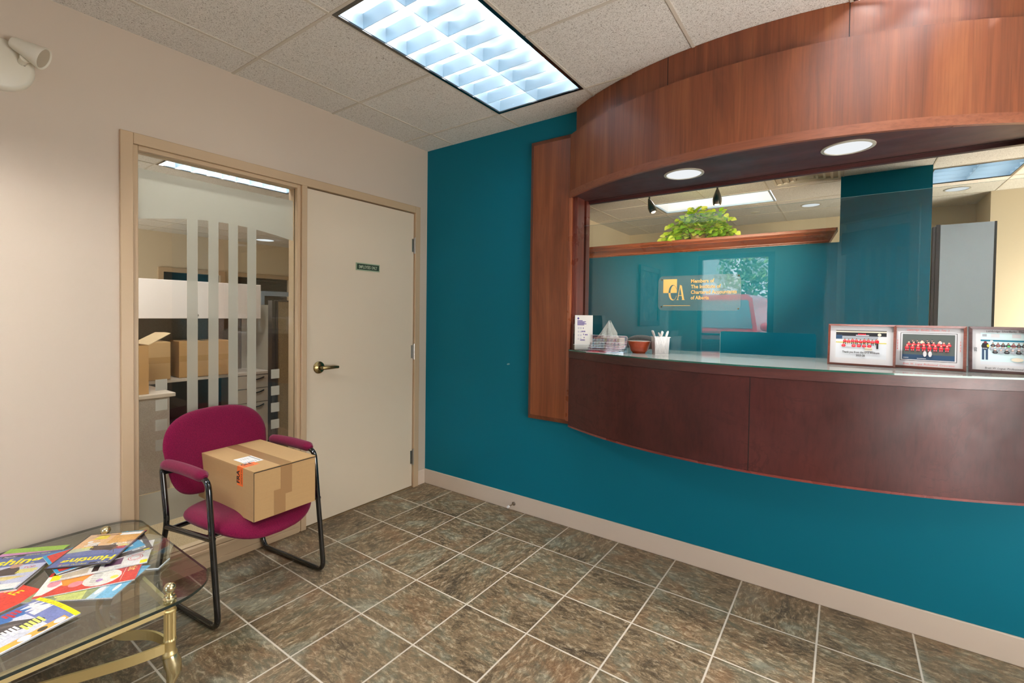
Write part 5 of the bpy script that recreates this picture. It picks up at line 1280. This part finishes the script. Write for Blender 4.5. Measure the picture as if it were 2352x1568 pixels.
body.prism([(-.90,1.10),(.90,1.10),(.78,1.86),(.66,1.95),(-.66,1.95),(-.78,1.86)],0,1.5,M=frame3((0,.0,0),(1,0,0),(0,0,1)))
body.box(-.95,.95,-3.2,.0,.5,1.15)
build('body',body,RED,tk,bevel=.04)
build('windshield',B().prism([(-.80,1.18),(.80,1.18),(.70,1.82),(-.70,1.82)],0,.02,M=frame3((0,.03,0),(1,0,0),(0,0,1))),WSG,tk)
build('grille',B().box(-.6,.6,1.2,1.22,.68,.95),DARK,tk)
for x in (-.78,.78): build('headlight',Bx(x-.14,x+.14,1.2,1.225,.72,.92),mat('headlight_%d'%(x>0),lin(220,220,210),.1),tk)
build('bumper',Bx(-.98,.98,1.2,1.32,.42,.58),CHROME,tk,bevel=.02)
for x in (-.82,.82):
    for y in (.7,-2.3): build('wheel',B().tube([(x-.12,y,.38),(x+.12,y,.38)],.37,24),mat('tyre',lin(24,24,26),.8) if 'tyre' not in bpy.data.materials else bpy.data.materials['tyre'],tk)
for s in (-1,1): build('side_mirror',B().sphere((s*1.08,.1,1.22),.11,sc=(1,.5,.9)),RED,tk)
bd=thing('office_building','grey office building across the street, reflected in the glass','building',(1.0,-34,-.06))
build('wall',Bx(-14,14,-8,0,0,9),mat('building_grey',lin(176,178,184),.7),bd)
for j in range(3):
    for i in range(9): build('window',Bx(-12.6+2.8*i,-10.6+2.8*i,.0,.05,1.2+2.8*j,2.9+2.8*j),WSG,bd)
tr=thing('street_tree','bushy green street tree outside the entrance window','tree',(-1.4,-24,-.06))
build('trunk',B().tube([(0,0,0),(0,0,1.6),(.1,0,3)],[.16,.14,.10],10),mat('bark',lin(90,74,60),.9),tr)
b=B()
for i in range(700):
    a,c_=RR.uniform(0,2*PI),RR.uniform(-1,1); r=RR.random()**.4; s=math.sqrt(1-c_*c_); p=Vector((1.5*r*s*math.cos(a),1.3*r*s*math.sin(a),3.6+2.2*r*c_)); u=Vector((RR.uniform(-1,1),RR.uniform(-1,1),RR.uniform(-1,1))).normalized(); w=u.orthogonal().normalized()
    b.quad([p-u*.16,p+w*.09,p+u*.16,p-w*.09],i%2)
o=build('foliage',b,[mat('tree_green',lin(70,104,54),.7),mat('tree_green_light',lin(104,136,70),.7)],tr); o['kind']='stuff'
